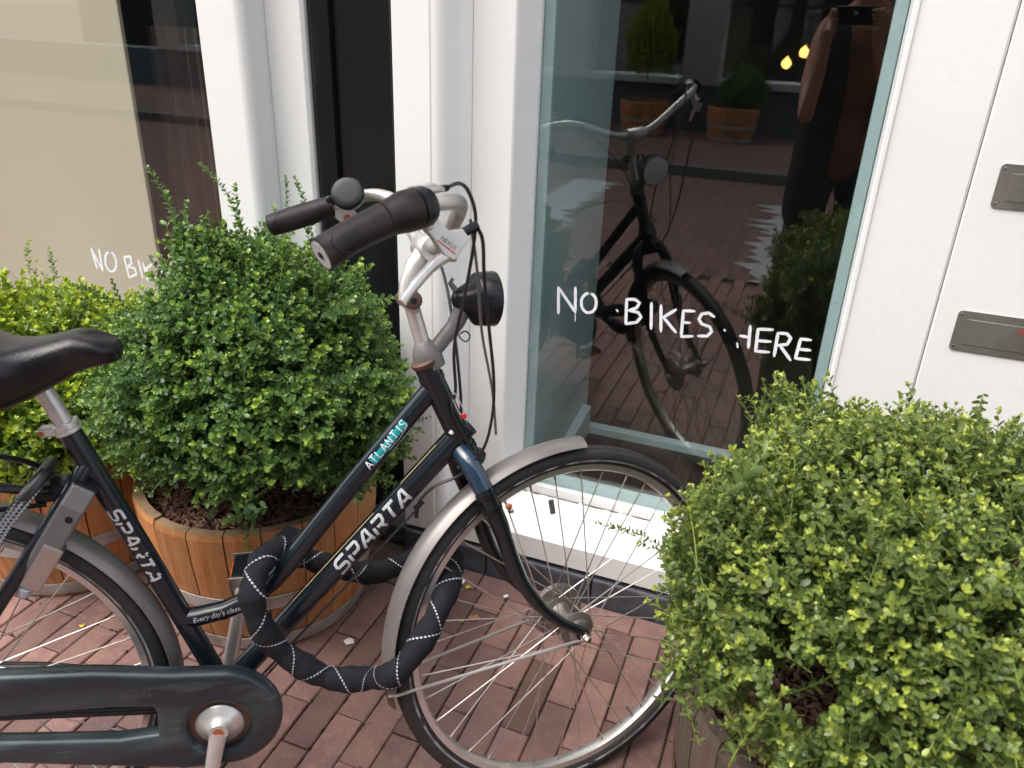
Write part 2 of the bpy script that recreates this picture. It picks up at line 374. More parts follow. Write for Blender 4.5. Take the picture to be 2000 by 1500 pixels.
# white saw-toothed paver bands in the street
def sawband(name, x0, x1, y0, y1, side, label):
    n = int((y1 - y0) / .17); b = B()
    P = []; rs = random.Random(n)
    for i in range(n + 1):
        y = y0 + i * (y1 - y0) / n
        e_ = rs.choice((.05, .10, .16, .20)); q_ = rs.uniform(-.04, .04)
        if side > 0: P += [(x1 + q_, y), (x1 + e_, y + .07)]
        else: P += [(x0 + q_, y), (x0 - e_, y + .07)]
    Q = ([(x0, y0 - .01)] + P + [(x0, y1 + .06)]) if side > 0 else ([(x1, y0 - .01)] + P + [(x1, y1 + .06)])
    b.prism(Q, lambda a, c, h: Vector((a, c, h)), -.003, .003)
    o = b.build(name, 'whitebrick', kind='structure'); return o
sawband('street_marking', -2.05, -1.75, -3.4, -1.10, 1, '')
sawband('street_marking', -.25, .05, -3.2, -1.10, -1, '')

# ------------------------------------------------------------------ shop building
ZT = 3.1
shop = empty('shop_building', (-.6, 1.7, 0), label='white painted shopfront with two large windows and a black door recess', cat='building')
SH = Vector((-.6, 1.7, 0))
def sp(b, name, m, parent=None, **k):
    b.V = [tuple(Vector(v) - SH) for v in b.V]; return b.build(name, m, parent or shop, **k)
def profile(b, poly, z0, z1, mi=0):
    return b.prism(poly, lambda a, c, h: Vector((a, c, h)), z0, z1, mi)
def arc(cx, cy, r, a0, a1, n=8): return [(cx + r * math.cos(a0 + (a1 - a0) * i / n), cy + r * math.sin(a0 + (a1 - a0) * i / n)) for i in range(n + 1)]
# right pilaster: flat face, rounded arris, splayed side
b = B(); profile(b, [(-.902, 1.80), (-.902, 1.624)] + [(-.900, 1.620)] + [(-.812, 1.620)] + [(-.8105, 1.6225)] + arc(-.806, 1.650, .0275, -PI / 2, -.25, 8) + [(-.770, 1.676), (-.748, 1.698), (-.748, 1.80)], .087, ZT)
sp(b, 'pilaster', 'white', bevel=.0015)
b = B(); profile(b, [(-1.405, 1.80), (-1.405, 1.620), (-1.312, 1.620)] + arc(-1.305, 1.645, .025, -PI / 2, -.2, 8) + [(-1.279, 1.70), (-1.279, 1.80)], .0, ZT)
sp(b, 'pilaster', 'white', bevel=.0015)
b = B(); profile(b, [(-1.2785, 1.80), (-1.2785, 1.70), (-1.182, 1.70), (-1.174, 1.708), (-1.172, 1.80)], 0, ZT); sp(b, 'door_surround', 'white', bevel=.002)
# black recess
b = B(); profile(b, [(-1.1715, 1.82), (-1.1715, 1.716), (-1.160, 1.712), (-1.119, 1.720), (-1.116, 1.728), (-1.116, 1.82)], .0, ZT); sp(b, 'door_frame', 'black')
b = B(); b.box((-1.1155, 1.735, .24), (-.9265, 1.80, ZT)); sp(b, 'door_panel', 'black')
b = B(); b.box((-1.1155, 1.726, .02), (-.9265, 1.80, .236)); sp(b, 'kick_board', 'black', bevel=.004)
b = B(); b.box((-.926, 1.655, .10), (-.9035, 1.81, ZT)); sp(b, 'door_frame', 'black', bevel=.003)
b = B(); b.box((-1.17, 1.64, -.005), (-.9035, 1.712, .055)); sp(b, 'door_step', 'stone', bevel=.006)
# plinth stones
xs = [-.9025, -.655, -.36, -.05, .30, .70, 1.4]
for x0, x1 in zip(xs, xs[1:]):
    b = B(); b.bbox((x0 + .0015, 1.613, -.02), (x1 - .0015, 1.80, .073), .006); sp(b, 'plinth_stone', 'stone')
b = B(); b.box((-3.3, 1.66, -.02), (-1.41, 1.80, .16)); sp(b, 'plinth_stone', 'stone', bevel=.006)
# display window on the right
win = B(); profile(win, [(-.7475, 1.82), (-.7475, 1.700), (-.652, 1.700), (-.648, 1.704), (-.622, 1.776), (-.622, 1.82)], .12, ZT)
win = sp(win, 'window_frame', 'white', bevel=.0012)
b = B(); b.add([(x, y, z) for x in (-.745, .0925) for y, z in ((1.620, .087), (1.620, .150), (1.626, .1565), (1.7765, .182), (1.7765, .10))],
               [(0, 1, 6, 5), (1, 2, 7, 6), (2, 3, 8, 7), (3, 4, 9, 8), (0, 4, 3, 2, 1), (5, 6, 7, 8, 9), (4, 0, 5, 9)])
sp(b, 'window_sill', 'sillwhite', win) if False else None
b.V = [tuple(Vector(v) - SH) for v in b.V]; b.build('window_sill', 'sillwhite', win)
def wp(bb, name, m, **k):
    bb.V = [tuple(Vector(v) - SH) for v in bb.V]; return bb.build(name, m, win, **k)
b = B(); rd_ = random.Random(5)
for i in range(70):
    x = -.615 + .70 * rd_.random(); y0 = 1.7763 - rd_.uniform(.001, .006); l_ = rd_.uniform(.004, .03); zz = lambda y: .1565 + (y - 1.626) * .0255 / .1505 + .0006
    b.add([(x, y0, zz(y0)), (x + l_, y0 + .0008, zz(y0 + .0008)), (x + l_ * .9, 1.7764, zz(1.7764)), (x + .001, 1.7764, zz(1.7764))], [(0, 1, 2, 3)])
M['grime'] = mat('grime', (.16, .145, .125), .9)
wp(b, 'sill_grime', 'grime', kind='stuff')
b = B(); b.box((-.6215, 1.777, .150), (.0925, 1.815, .2085)); wp(b, 'bottom_rail', 'white', bevel=.002)
b = B(); b.box((-.6215, 1.7775, 2.75), (.0925, 1.815, ZT)); wp(b, 'top_rail', 'white')
b = B(); b.box((-.6205, 1.787, .2085), (.0915, 1.793, 2.75)); wp(b, 'window_pane', 'glass')
b = B(); b.box((-.6215, 1.794, .209), (-.596, 1.812, 2.75)); b.box((.068, 1.794, .209), (.0915, 1.812, 2.75)); b.box((-.5955, 1.794, .209), (.0675, 1.812, .238)); wp(b, 'glazing_bead', 'inner_strip', bevel=.003)
RS=[[(-0.550,0.778),(-0.546,0.712)],[(-0.550,0.778),(-0.503,0.722)],[(-0.507,0.784),(-0.503,0.722)],
[(-0.471,0.776),(-0.462,0.774),(-0.455,0.766),(-0.452,0.754),(-0.453,0.742),(-0.458,0.732),(-0.467,0.726),(-0.476,0.726),(-0.484,0.732),(-0.489,0.742),(-0.490,0.755),(-0.486,0.766),(-0.478,0.774),(-0.469,0.776)],
[(-0.400,0.744),(-0.398,0.742)],[(-0.379,0.775),(-0.375,0.713)],[(-0.379,0.775),(-0.359,0.778),(-0.347,0.771),(-0.353,0.758),(-0.371,0.748)],
[(-0.371,0.748),(-0.348,0.747),(-0.340,0.737),(-0.349,0.722),(-0.375,0.713)],[(-0.319,0.775),(-0.313,0.712)],[(-0.296,0.773),(-0.289,0.709)],
[(-0.261,0.768),(-0.287,0.745),(-0.254,0.713)],[(-0.243,0.769),(-0.240,0.704)],[(-0.243,0.769),(-0.218,0.772)],[(-0.241,0.740),(-0.225,0.742)],[(-0.240,0.704),(-0.214,0.710)],
[(-0.172,0.766),(-0.185,0.773),(-0.200,0.768),(-0.205,0.754),(-0.197,0.744),(-0.178,0.740),(-0.172,0.729),(-0.181,0.716),(-0.201,0.713)],
[(-0.144,0.738),(-0.143,0.737)],[(-0.111,0.710),(-0.109,0.702)],[(-0.107,0.730),(-0.088,0.730)],[(-0.089,0.757),(-0.085,0.705)],
[(-0.071,0.753),(-0.068,0.699)],[(-0.071,0.753),(-0.040,0.757)],[(-0.069,0.725),(-0.040,0.728)],[(-0.068,0.699),(-0.039,0.702)],
[(-0.027,0.751),(-0.026,0.695)],[(-0.027,0.751),(-0.008,0.753),(0.002,0.744),(-0.003,0.728),(-0.022,0.722)],[(-0.018,0.723),(0.010,0.692)],
[(0.023,0.746),(0.020,0.698)],[(0.023,0.746),(0.044,0.747)],[(0.023,0.721),(0.047,0.723)],[(0.020,0.698),(0.050,0.700)]]
gl = lambda a, c, i: Vector((a, 1.7864 - i * .00002, c)) - SH
for nm_, a_, c_ in (('NO', 0, 4), ('BIKES with a dot on either side', 4, 17), ('HERE, its first letter half rubbed off', 17, 31)):
    strokes(RS[a_:c_], .0074, gl, 'painted_word', 'glasspaint', win, label='hand painted white word ' + nm_)
strokes([[(-0.503, 0.721), (-0.5015, 0.698)]], .0024, lambda a, c, i: Vector((a, 1.7865, c)) - SH, 'paint_drip', 'glasspaint', win)
# white door with letter plates at the right
door = B(); profile(door, [(.0935, 1.80), (.0935, 1.692), (.0965, 1.690), (.1035, 1.690), (.1045, 1.694), (.2530, 1.694), (.2550, 1.698), (.2570, 1.698), (.2575, 1.80)], .074, ZT)
door = sp(door, 'door_jamb', 'white', bevel=.0008)
leaf = B(); leaf.box((.2585, 1.6935, .09), (1.15, 1.74, 2.6)); leaf = sp(leaf, 'door_leaf', 'white', bevel=.003)
def plate(z0, z1, parent):
    b = B(); r = .008
    q = arc(.298 + r, z0 + r, r, PI, 1.5 * PI, 4) + arc(.62 - r, z0 + r, r, 1.5 * PI, 2 * PI, 4) + arc(.62 - r, z1 - r, r, 0, PI / 2, 4) + arc(.298 + r, z1 - r, r, PI / 2, PI, 4)
    b.prism(q, lambda a, c, h: Vector((a, h, c)) - SH, 1.6905, 1.6932); pl_ = b.build('letter_plate', 'plate', parent)
    b.__init__(); b.bbox(Vector((.318, 1.6893, z0 + .014)) - SH, Vector((.60, 1.6904, z1 - .016)) - SH, .0005); b.build('letter_flap', 'plate', parent)
    for zz in (z0 + .008, z1 - .008):
        b.__init__(); b.lathe(Vector((.3055, 1.6904, zz)) - SH, (0, -1, 0), [(0, .0028), (.0008, .0026), (.0012, .001)], 10); b.build('screw', 'chrome', parent)
    return pl_
p1 = plate(.810, .892, leaf); plate(1.093, 1.172, leaf)
V, F = text2d('NEE', .020)
b = B(); b.add([Vector((.408 + v[0] * 1.0, 1.6890, .8580 + v[1])) - SH for v in V], F); b.build('printed_letters', 'red', leaf)
b = B(); b.box((1.151, 1.66, .074), (1.4, 1.8, ZT)); sp(b, 'door_jamb', 'white')
# left window with the beige board
lw = B(); profile(lw, [(-1.4055, 1.82), (-1.4055, 1.70), (-1.47, 1.70), (-1.48, 1.776), (-1.48, 1.82)], .16, ZT); lw = sp(lw, 'window_frame', 'cream', bevel=.002)
def lp(bb, name, m, **k):
    bb.V = [tuple(Vector(v) - SH) for v in bb.V]; return bb.build(name, m, lw, **k)
b = B(); b.box((-3.2, 1.69, .161), (-1.4810, 1.815, .24)); lp(b, 'window_sill', 'white', bevel=.003)
b = B(); b.box((-3.2, 1.777, 2.75), (-1.4810, 1.815, ZT)); lp(b, 'top_rail', 'white')
b = B(); b.box((-3.3, 1.65, -.02), (-3.2005, 1.82, ZT)); lp(b, 'frame_post', 'white')
b = B(); b.box((-3.2, 1.787, .2405), (-1.4812, 1.793, 2.749)); lp(b, 'window_pane', 'glass')
b = B(); b.bbox((-3.25, 1.95, .25), (-1.972, 1.965, 2.7), .003); lp(b, 'backing_board', 'board')
LS=[[(-2.069,0.670),(-2.060,0.607)],[(-2.069,0.670),(-2.039,0.604)],[(-2.037,0.671),(-2.039,0.604)],
[(-1.995,0.670),(-1.985,0.668),(-1.978,0.659),(-1.975,0.645),(-1.978,0.629),(-1.986,0.615),(-1.997,0.607),(-2.008,0.606),(-2.017,0.613),(-2.021,0.626),(-2.020,0.641),(-2.014,0.656),(-2.004,0.667),(-1.993,0.670)],
[(-1.940,0.661),(-1.934,0.599)],[(-1.940,0.661),(-1.914,0.667),(-1.914,0.645),(-1.932,0.631)],[(-1.932,0.631),(-1.905,0.631),(-1.902,0.612),(-1.934,0.597)],
[(-1.885,0.657),(-1.879,0.605)],[(-1.868,0.652),(-1.862,0.600)],[(-1.834,0.653),(-1.862,0.634),(-1.825,0.604)],[(-1.802,0.654),(-1.796,0.595)],[(-1.802,0.654),(-1.773,0.656)],[(-1.798,0.627),(-1.776,0.628)],[(-1.796,0.595),(-1.770,0.597)]]
for nm_, a_, c_ in (('NO', 0, 4), ('BIKE', 4, 14)):
    strokes(LS[a_:c_], .0075, gl, 'painted_word', 'glasspaint', lw, label='hand painted white word ' + nm_ + ' on the left pane')
M['curtain'] = mat('brown_curtain', (.10, .050, .036), .8, noise=(20, (.07, .035, .027), .4, .7, (4, 4, .4)))
b = B(); V = []; F = []; NC_ = 90
for i in range(NC_ + 1):
    x = -2.05 + .66 * i / NC_; y = 2.12 + .022 * math.sin(i * .78) + .012 * math.sin(i * .31 + 1)
    V += [(x, y, .24), (x, y + .004 * math.sin(i), 1.30), (x, y + .006, 1.30), (x, y + .006, .24)]
for i in range(NC_):
    for j in range(4): F.append((4 * i + j, 4 * i + (j + 1) % 4, 4 * i + 4 + (j + 1) % 4, 4 * i + 4 + j))
b.add(V, F, 0, True); lp(b, 'pleated_curtain', 'curtain')
# rooms behind the glass
room = B()
def quad(b, *p, mi=0): b.add(p, [tuple(range(len(p)))], mi)
for x0, x1, y1 in ((-3.28, -1.43, 3.6), (-.64, .11, 3.6)):
    y0 = 1.83
    quad(room, (x0, y1, .05), (x1, y1, .05), (x1, y1, ZT), (x0, y1, ZT))
    quad(room, (x0, 1.82, ZT - .05), (x1, 1.82, ZT - .05), (x1, y1, ZT - .05), (x0, y1, ZT - .05))
    quad(room, (x0, 2.42, .05), (x0, y1, .05), (x0, y1, ZT), (x0, 2.42, ZT)); quad(room, (x1, 2.42, .05), (x1, y1, .05), (x1, y1, ZT), (x1, 2.42, ZT))
    if x0 < -1: quad(room, (x0, 1.82, .05), (x0, y1, .05), (x0, y1, ZT), (x0, 1.82, ZT)); quad(room, (x1, 1.82, .05), (x1, 2.42, .05), (x1, 2.42, ZT), (x1, 1.82, ZT))
sp(room, 'inner_room', 'room')
b = B(); b.box((-.66, 1.816, .05), (-.600, 2.36, ZT - .06)); sp(b, 'window_reveal', 'reveal')
b = B(); b.box((.092, 1.816, .05), (.14, 2.36, ZT - .06)); sp(b, 'window_reveal', 'reveal')
b = B(); b.box((-.5995, 1.816, .08), (.0915, 2.30, .108)); b.box((-3.2, 1.816, .2), (-1.44, 2.6, .235)); sp(b, 'display_floor', 'roomfloor')
b = B(); b.bbox((-.5995, 2.301, .05), (.0915, 2.335, .134), .003); sp(b, 'floor_upstand', 'inner_strip')
b = B(); b.add([(-.5990, 1.818, .109), (-.5990, 2.30, .109), (-.5990, 2.30, .21), (-.570, 1.818, .109), (-.570, 2.30, .109), (-.570, 2.30, .21), (-.599, 1.818, .15), (-.570, 1.818, .15)],
               [(0, 6, 2, 1), (3, 4, 5, 7), (6, 7, 5, 2), (1, 2, 5, 4), (0, 3, 7, 6)]); sp(b, 'skirting', 'inner_strip')
# upper storeys
b = B(); b.box((-8, 1.66, ZT), (6, 2.0, 8.5)); b.box((-8, 1.60, ZT - .0), (6, 1.6599, ZT + .25)); sp(b, 'upper_wall', 'upper')
b = B(); b.box((-8, 1.66, -.02), (-3.3005, 2, ZT)); b.box((1.4005, 1.66, -.02), (6, 2, ZT)); sp(b, 'side_wall', 'white')
b = B(); b.box((-8, 3.62, -.02), (6, 3.8, ZT)); sp(b, 'rear_wall', 'room')

# ------------------------------------------------------------------ building across the street (mirrored in the glass)
YO = -6.5
opp = empty('opposite_building', (0, YO, 0), label='dark grey shop across the street mirrored in the window', cat='building')
def op(b, name, m, parent=None, **k):
    b.V = [tuple(Vector(v) - Vector((0, YO, 0))) for v in b.V]; return b.build(name, m, parent or opp, **k)
b = B(); b.box((-14, YO - .4, 0), (14, YO, .60)); b.box((-14, YO - .4, 3.0), (14, YO, 8.0)); op(b, 'wall', 'oppgrey')
b = B(); b.box((-14, YO - 3, 0), (14, YO - 2.8, 3)); b.box((-14, YO - 3, -.02), (14, YO - .41, .0)); op(b, 'inner_room', 'room')
for x in (-9.5, -7.2, -4.6, -3.3, -1.75, 1.3, 4.0, 7.0):
    b = B(); b.bbox((x, YO - .35, .601), (x + .42, YO + .05, 2.999), .01); op(b, 'column', 'oppcol')
xs = [-9.5, -7.2, -4.6, -3.3, -1.75, 1.3, 4.0, 7.0]
for x0, x1 in zip(xs, xs[1:]):
    b = B(); b.bbox((x0 + .43, YO - .3, .601), (x1 - .01, YO + .10, .68), .006); w = op(b, 'window_sill', 'oppsill')
    b = B(); b.box((x0 + .43, YO - .20, .681), (x1 - .01, YO - .19, 2.99)); op(b, 'window_pane', 'glass', w)
    xm = (x0 + x1) / 2 + .2
    b = B(); b.box((xm, YO - .18, .681), (xm + .05, YO - .12, 2.99)); b.box((x0 + .43, YO - .181, 1.45), (x1 - .01, YO - .121, 1.49)); op(b, 'glazing_bar', 'room', w)
for i, (x, z) in enumerate(((-.66, .85), (-.475, .985))):
    b = B(); b.lathe((0, 0, -.045), (0, 0, 1), [(-.02, .004), (-.008, .038), (.035, .060), (.078, .044), (.10, .016), (.12, .010)], 14); b.lathe((0, 0, .075), (0, 0, 1), [(0, .014), (.03, .014)], 12, 1); b.tube([(0, 0, .1), (0, 0, 3.0 - z)], .003, 6, 1)
    b.build('pendant_lamp', ['bulb', 'plastic'], None, loc=(x, YO - .9, z), label=['lower lit pendant bulb glowing inside the opposite shop', 'higher lit pendant bulb glowing beside the raised forearm'][i], cat='lamp', group='pendant lamps in the opposite shop')

# ------------------------------------------------------------------ barrels
def barrel(name, c, h, rt, rb, m, top, label, n=22, dirt=0):
    root = empty(name, (c[0], c[1], 0), label=label, cat='planter', group='half barrel planters')
    rnd = random.Random(int(abs(c[0]) * 1000)); rr = lambda t: rb + (rt - rb) * (1 - (1 - t) ** 1.7)
    T = .022; a = rnd.uniform(0, 1); ws = [rnd.uniform(.8, 1.25) for _ in range(n)]; tot = sum(ws)
    for k in range(n):
        da = 2 * PI * ws[k] / tot; g = .0016 / rt; b = B(); V = []; lev = (0, .25, .5, .75, .96, 1.0); hz = h + rnd.uniform(-.003, .003); pr = rnd.uniform(-.0015, .0015)
        na = 4
        for t in lev:
            r = rr(t) + pr - (.004 if t == 1.0 else 0)
            for j in range(na): th = a + g + (da - 2 * g) * j / (na - 1); e = .0018 if j in (0, na - 1) else 0; V.append(((r - e) * math.cos(th), (r - e) * math.sin(th), hz * t))
            for j in range(na - 1, -1, -1): th = a + g + (da - 2 * g) * j / (na - 1); V.append(((r - T) * math.cos(th), (r - T) * math.sin(th), hz * t))
        q = 2 * na; F = []; 
        for i in range(len(lev) - 1):
            for j in range(q): F.append((i * q + j, i * q + (j + 1) % q, (i + 1) * q + (j + 1) % q, (i + 1) * q + j))
        F.append(tuple(range(q - 1, -1, -1))); b.add(V, F); b.add([V[(len(lev) - 1) * q + j] for j in range(q)], [tuple(range(q))], 1)
        b.build('stave', [m, top], root); a += da
    for t0, t1 in ((.40, .50), (.03, .13)):
        b = B(); V = []; F = []; N = 60
        for i in range(N):
            th = 2 * PI * i / N
            for t, e in ((t0, .001), (t0, .0038), (t1, .0038), (t1, .001)): V.append(((rr(t) + e) * math.cos(th), (rr(t) + e) * math.sin(th), h * t))
        for i in range(N):
            for j in range(4): F.append((4 * i + j, 4 * i + (j + 1) % 4, 4 * ((i + 1) % N) + (j + 1) % 4, 4 * ((i + 1) % N) + j))
        b.add(V, F, 0, True); b.build('hoop', 'hoop' if m == 'wood' else 'rustring', root)
    # soil with a bumpy top and loose bark chips
    b = B(); V = [(0, 0, h - .045)]; F = []; NR, NA = 9, 40
    for i in range(1, NR + 1):
        for j in range(NA):
            th = 2 * PI * j / NA; r = (rt - T - .001) * i / NR; V.append((r * math.cos(th), r * math.sin(th), h - .055 + .012 * rnd.random() - .004 * i / NR))
    for j in range(NA):
        F.append((0, 1 + j, 1 + (j + 1) % NA))
        for i in range(NR - 1): F.append((1 + i * NA + j, 1 + (i + 1) * NA + j, 1 + (i + 1) * NA + (j + 1) % NA, 1 + i * NA + (j + 1) % NA))
    b.add(V, F); soil = b.build('soil', 'mulch', root)
    b = B()
    for i in range(2300):
        r = (rt - .035) * math.sqrt(rnd.random()); th = rnd.random() * 2 * PI; s = rnd.uniform(.0028, .0080)
        mt = Matrix.Translation((r * math.cos(th), r * math.sin(th), h - .05 + rnd.uniform(0, .012))) @ Matrix.Rotation(rnd.random() * 6, 4, 'Z') @ Matrix.Rotation(rnd.uniform(-.9, .9), 4, 'X') @ Matrix.Rotation(rnd.uniform(-.6, .6), 4, 'Y')
        q = [mt @ Vector((x * s * 1.4, y * s * .7, z * s * .25)) for z in (-1, 1) for x, y in ((-1, -1), (1, -.8), (.9, 1), (-.8, .9))]
        b.add(q, [(0, 3, 2, 1), (4, 5, 6, 7), (0, 1, 5, 4), (1, 2, 6, 5), (2, 3, 7, 6), (3, 0, 4, 7)])
    b.build('bark_chips', 'chip', root, kind='stuff')
    return root
CM, CL, CR = (-1.149, 1.345), (-1.735, 1.295), (.212, 1.105)
barM = barrel('barrel_planter', CM, .36, .285, .237, 'wood', 'woodtop', 'honey brown half barrel behind the bicycle frame holding the tall dark green shrub')
barL = barrel('barrel_planter', CL, .36, .285, .237, 'wood', 'woodtop', 'honey brown half barrel behind the rear wheel, under the saddle')
barR = barrel('barrel_planter', CR, .42, .285, .245, 'oldwood', 'oldwood', 'weathered grey brown half barrel beside the front wheel')

# ------------------------------------------------------------------ shrubs
def shoot(seed, npair, llen, lwid, gap, tip=.92):
    r = np.random.default_rng(seed); V = []; F = []; Tn = []
    L = npair * gap; pts = []; bend = r.uniform(-.25, .25, 2)
    for i in range(npair + 1):
        t = i / npair; pts.append(np.array([bend[0] * L * t * t, bend[1] * L * t * t, L * t]))
    # stem: three-sided tube
    for i, p in enumerate(pts):
        rad = .0011 * (1 - .6 * i / npair)
        for k in range(3): V.append(p + rad * np.array([math.cos(k * 2.094), math.sin(k * 2.094), 0])); Tn.append(.45 + .45 * i / npair)
    for i in range(npair):
        for k in range(3): F.append((3 * i + k, 3 * i + (k + 1) % 3, 3 * i + 3 + (k + 1) % 3, 3 * i + 3 + k))
    def leaf(p, az, el, s, tint):
        d = np.array([math.cos(az) * math.cos(el), math.sin(az) * math.cos(el), math.sin(el)])
        side = np.cross(d, [0, 0, 1.]); side /= np.linalg.norm(side) + 1e-9; nrm = np.cross(side, d)
        tw = r.uniform(-.5, .5); side, nrm = side * math.cos(tw) + nrm * math.sin(tw), nrm * math.cos(tw) - side * math.sin(tw)
        l = llen * s; w = lwid * s; cup = r.uniform(.02, .26) * w; curl = r.uniform(-.05, .22) * l
        loc = [(0, 0, 0), (.44, .36, 1), (.42, .80, .8), (0, 1.0, 0), (-.42, .80, .8), (-.44, .36, 1), (0, .55, -.2)]
        o = len(V)
        if r.random() < .0022: tint = 2.5
        for a, bb, c in loc:
            V.append(p + side * a * w + d * bb * l + nrm * (c * cup - curl * bb * bb)); Tn.append(tint + r.uniform(-.05, .05))
        for k in range(6): F.append((o + k, o + (k + 1) % 6, o + 6))
    az0 = r.uniform(0, 6)
    for i in range(npair):
        t = i / npair; p = pts[i] + (pts[i + 1] - pts[i]) * .5
        s = .62 + .55 * math.sin(PI * min(1, .18 + t * .80)); s *= r.uniform(.85, 1.12)
        ti = .10 + .50 * tip * t ** 2.2
        for q in (0, 1):
            if r.random() < .05: continue
            leaf(p, az0 + i * PI / 2 + q * PI + r.uniform(-.35, .35), r.uniform(.25, .75) + .35 * t, s, ti + r.uniform(-.10, .12))
    for q in range(4): leaf(pts[-1], az0 + q * PI / 2 + r.uniform(-.3, .3), r.uniform(.7, 1.15), r.uniform(.5, .75), tip + r.uniform(-.1, .08))
    return np.array(V), F, np.array(Tn)
def arrmesh(name, V, F, T, m):
    me = bpy.data.meshes.new(name); me.from_pydata(V.tolist(), [], F); me.materials.append(M[m])
    at = me.attributes.new('tint', 'FLOAT', 'POINT'); at.data.foreach_set('value', np.where(T > 1.5, 1.0, np.clip(T, 0, .95)).astype(np.float32))
    me.polygons.foreach_set('use_smooth', np.ones(len(me.polygons), bool)); me.update(); return me
def frame_from(d, rot):
    d = d / np.linalg.norm(d); a = np.cross(d, [0, 0, 1.]) if abs(d[2]) < .95 else np.cross(d, [1., 0, 0]); a /= np.linalg.norm(a); b = np.cross(d, a)
    c, s = math.cos(rot), math.sin(rot); return np.stack([a * c + b * s, -a * s + b * c, d], 1)
SHOOTM = {}
def shrub(name, base, cen, rad, n_out, n_in, m, llen, lwid, gap, label, seed, ymax=1.60, zmin=.30, lump=.10, spikes=(), tintbias=0., holes=(), voids=(), zout=None, taper=0., npr=(7, 6), upw=.55, tips=(.92,), jit=.34, longp=.10):
    r = np.random.default_rng(seed); root = empty(name, (base[0], base[1], 0), label=label, cat='shrub', group='clipped box shrubs in barrels')
    key = (m, llen)
    if key not in SHOOTM: SHOOTM[key] = [shoot(100 + i + seed, int(npr[0] + i % npr[1]), llen, lwid, gap, tips[i % len(tips)]) for i in range(14)]
    var = SHOOTM[key]; meshes = [arrmesh('shoot', v[0], v[1], v[2], m) for v in var]
    bas = np.array([base[0], base[1], 0.]); cen = np.array(cen); rad = np.array(rad); cp = np.array(CAMP)
    ph = r.uniform(0, 6, (6,)); items = []
    # uneven outline: broad lobes plus clumps around random spray directions, with gaps between them
    cl = r.normal(size=(46, 3)); cl /= np.linalg.norm(cl, axis=1)[:, None]; ca = r.uniform(.4, 1.0, 46)
    def clump(d): return float(np.max(ca * np.exp(-(1 - cl @ d) * 42)))
    def lumpf(d): return 1 + lump * (math.sin(4.1 * d[0] + 3.3 * d[2] + ph[0]) * .6 + math.sin(6.7 * d[1] - 5.1 * d[2] + ph[1]) * .5 + math.sin(9.3 * d[0] + 8.2 * d[1] + ph[2]) * .45) + .17 * (clump(d) - .45)
    n = 0
    while n < n_out + n_in:
        d = r.normal(size=3); d /= np.linalg.norm(d)
        if d[2] < -.75: continue
        hit = False
        for hd, hs in holes:
            hv = np.array(hd) / np.linalg.norm(hd)
            if d @ hv > hs: hit = True
        if hit and r.random() < .93: continue
        inner = n >= n_out
        k = r.uniform(.45, .86) if inner else r.uniform(.88, 1.04)
        p = cen + d * rad * lumpf(d) * k * np.array([1 - taper * max(0, d[2])] * 2 + [1])
        if any(np.linalg.norm(p - np.array(vc)) < vr for vc, vr in voids): n += 1; continue
        if zout and not inner and p[2] < zout and r.random() < .93: n += 1; continue
        nd = d / rad; nd /= np.linalg.norm(nd)
        up = np.array([0, 0, 1.]); di = nd * .75 + up * (upw if d[2] > -.2 else .10) + r.normal(size=3) * jit
        vi = int(r.integers(0, 14)); sc = r.uniform(.8, 1.15) * (1.35 if (not inner and r.random() < longp) else 1)
        L = var[vi][0][:, 2].max() * sc; fm = frame_from(di, r.uniform(0, 6)); p0 = p - fm[:, 2] * L * .8
        tip = p0 + fm[:, 2] * L
        if any(min(np.linalg.norm(p0 - np.array(vc)), np.linalg.norm(tip - np.array(vc))) < vr for vc, vr in voids): n += 1; continue
        if tip[1] > ymax or p0[1] > ymax or p0[2] < zmin or tip[2] < zmin: 
            n += 1; continue
        items.append((p0, fm, sc, vi, inner, d)); n += 1
    for (px_, dirv, scs) in spikes:
        for j in range(3):
            items.append((np.array(px_) + np.array(dirv) * .05 * j, frame_from(np.array(dirv) + r.normal(size=3) * .12, r.uniform(0, 6)), scs * (1 - .1 * j), 5 + 6 * (j % 2), False, np.array([0, -1., 0])))
    # the shoots that show largest are parts of their own, the others one mass
    sc_ = []
    for i, it in enumerate(items):
        v = cp - it[0]; dist = np.linalg.norm(v); f = (it[5] @ (v / dist)); sc_.append((-(f / dist) if (not it[4] and inview(tuple(it[0]), 0)) else 9, i))
    sc_.sort(); solo = set(i for s, i in sc_[:280] if s < 0)
    VV = []; FF = []; TT = []; off = 0
    for i, (p0, fm, sc, vi, inner, d) in enumerate(items):
        V, F, T = var[vi]
        if i in solo:
            o = obj('leafy_shoot', meshes[vi], root)
            mt = Matrix(np.column_stack([fm * sc, p0 - bas]).tolist() + [[0, 0, 0, 1]]); o.matrix_local = mt
        else:
            VV.append((V * sc) @ fm.T + (p0 - bas)); FF += [tuple(a + off for a in f) for f in F]
            TT.append(np.where(T > 1.5, T, np.clip(T + r.uniform(-.10, .08) - (.10 if inner else 0) + tintbias, 0, .95))); off += len(V)
    obj('foliage', arrmesh('foliage', np.concatenate(VV), FF, np.concatenate(TT), m), root, kind='stuff')
    # trunk and limbs
    b = B(); b.tube([(0, 0, zmin - .02), (.006, 0, zmin + .05), (.0, .008, cen[2] - .08)], [.014, .012, .009], 8); b.build('trunk', 'bark', root)
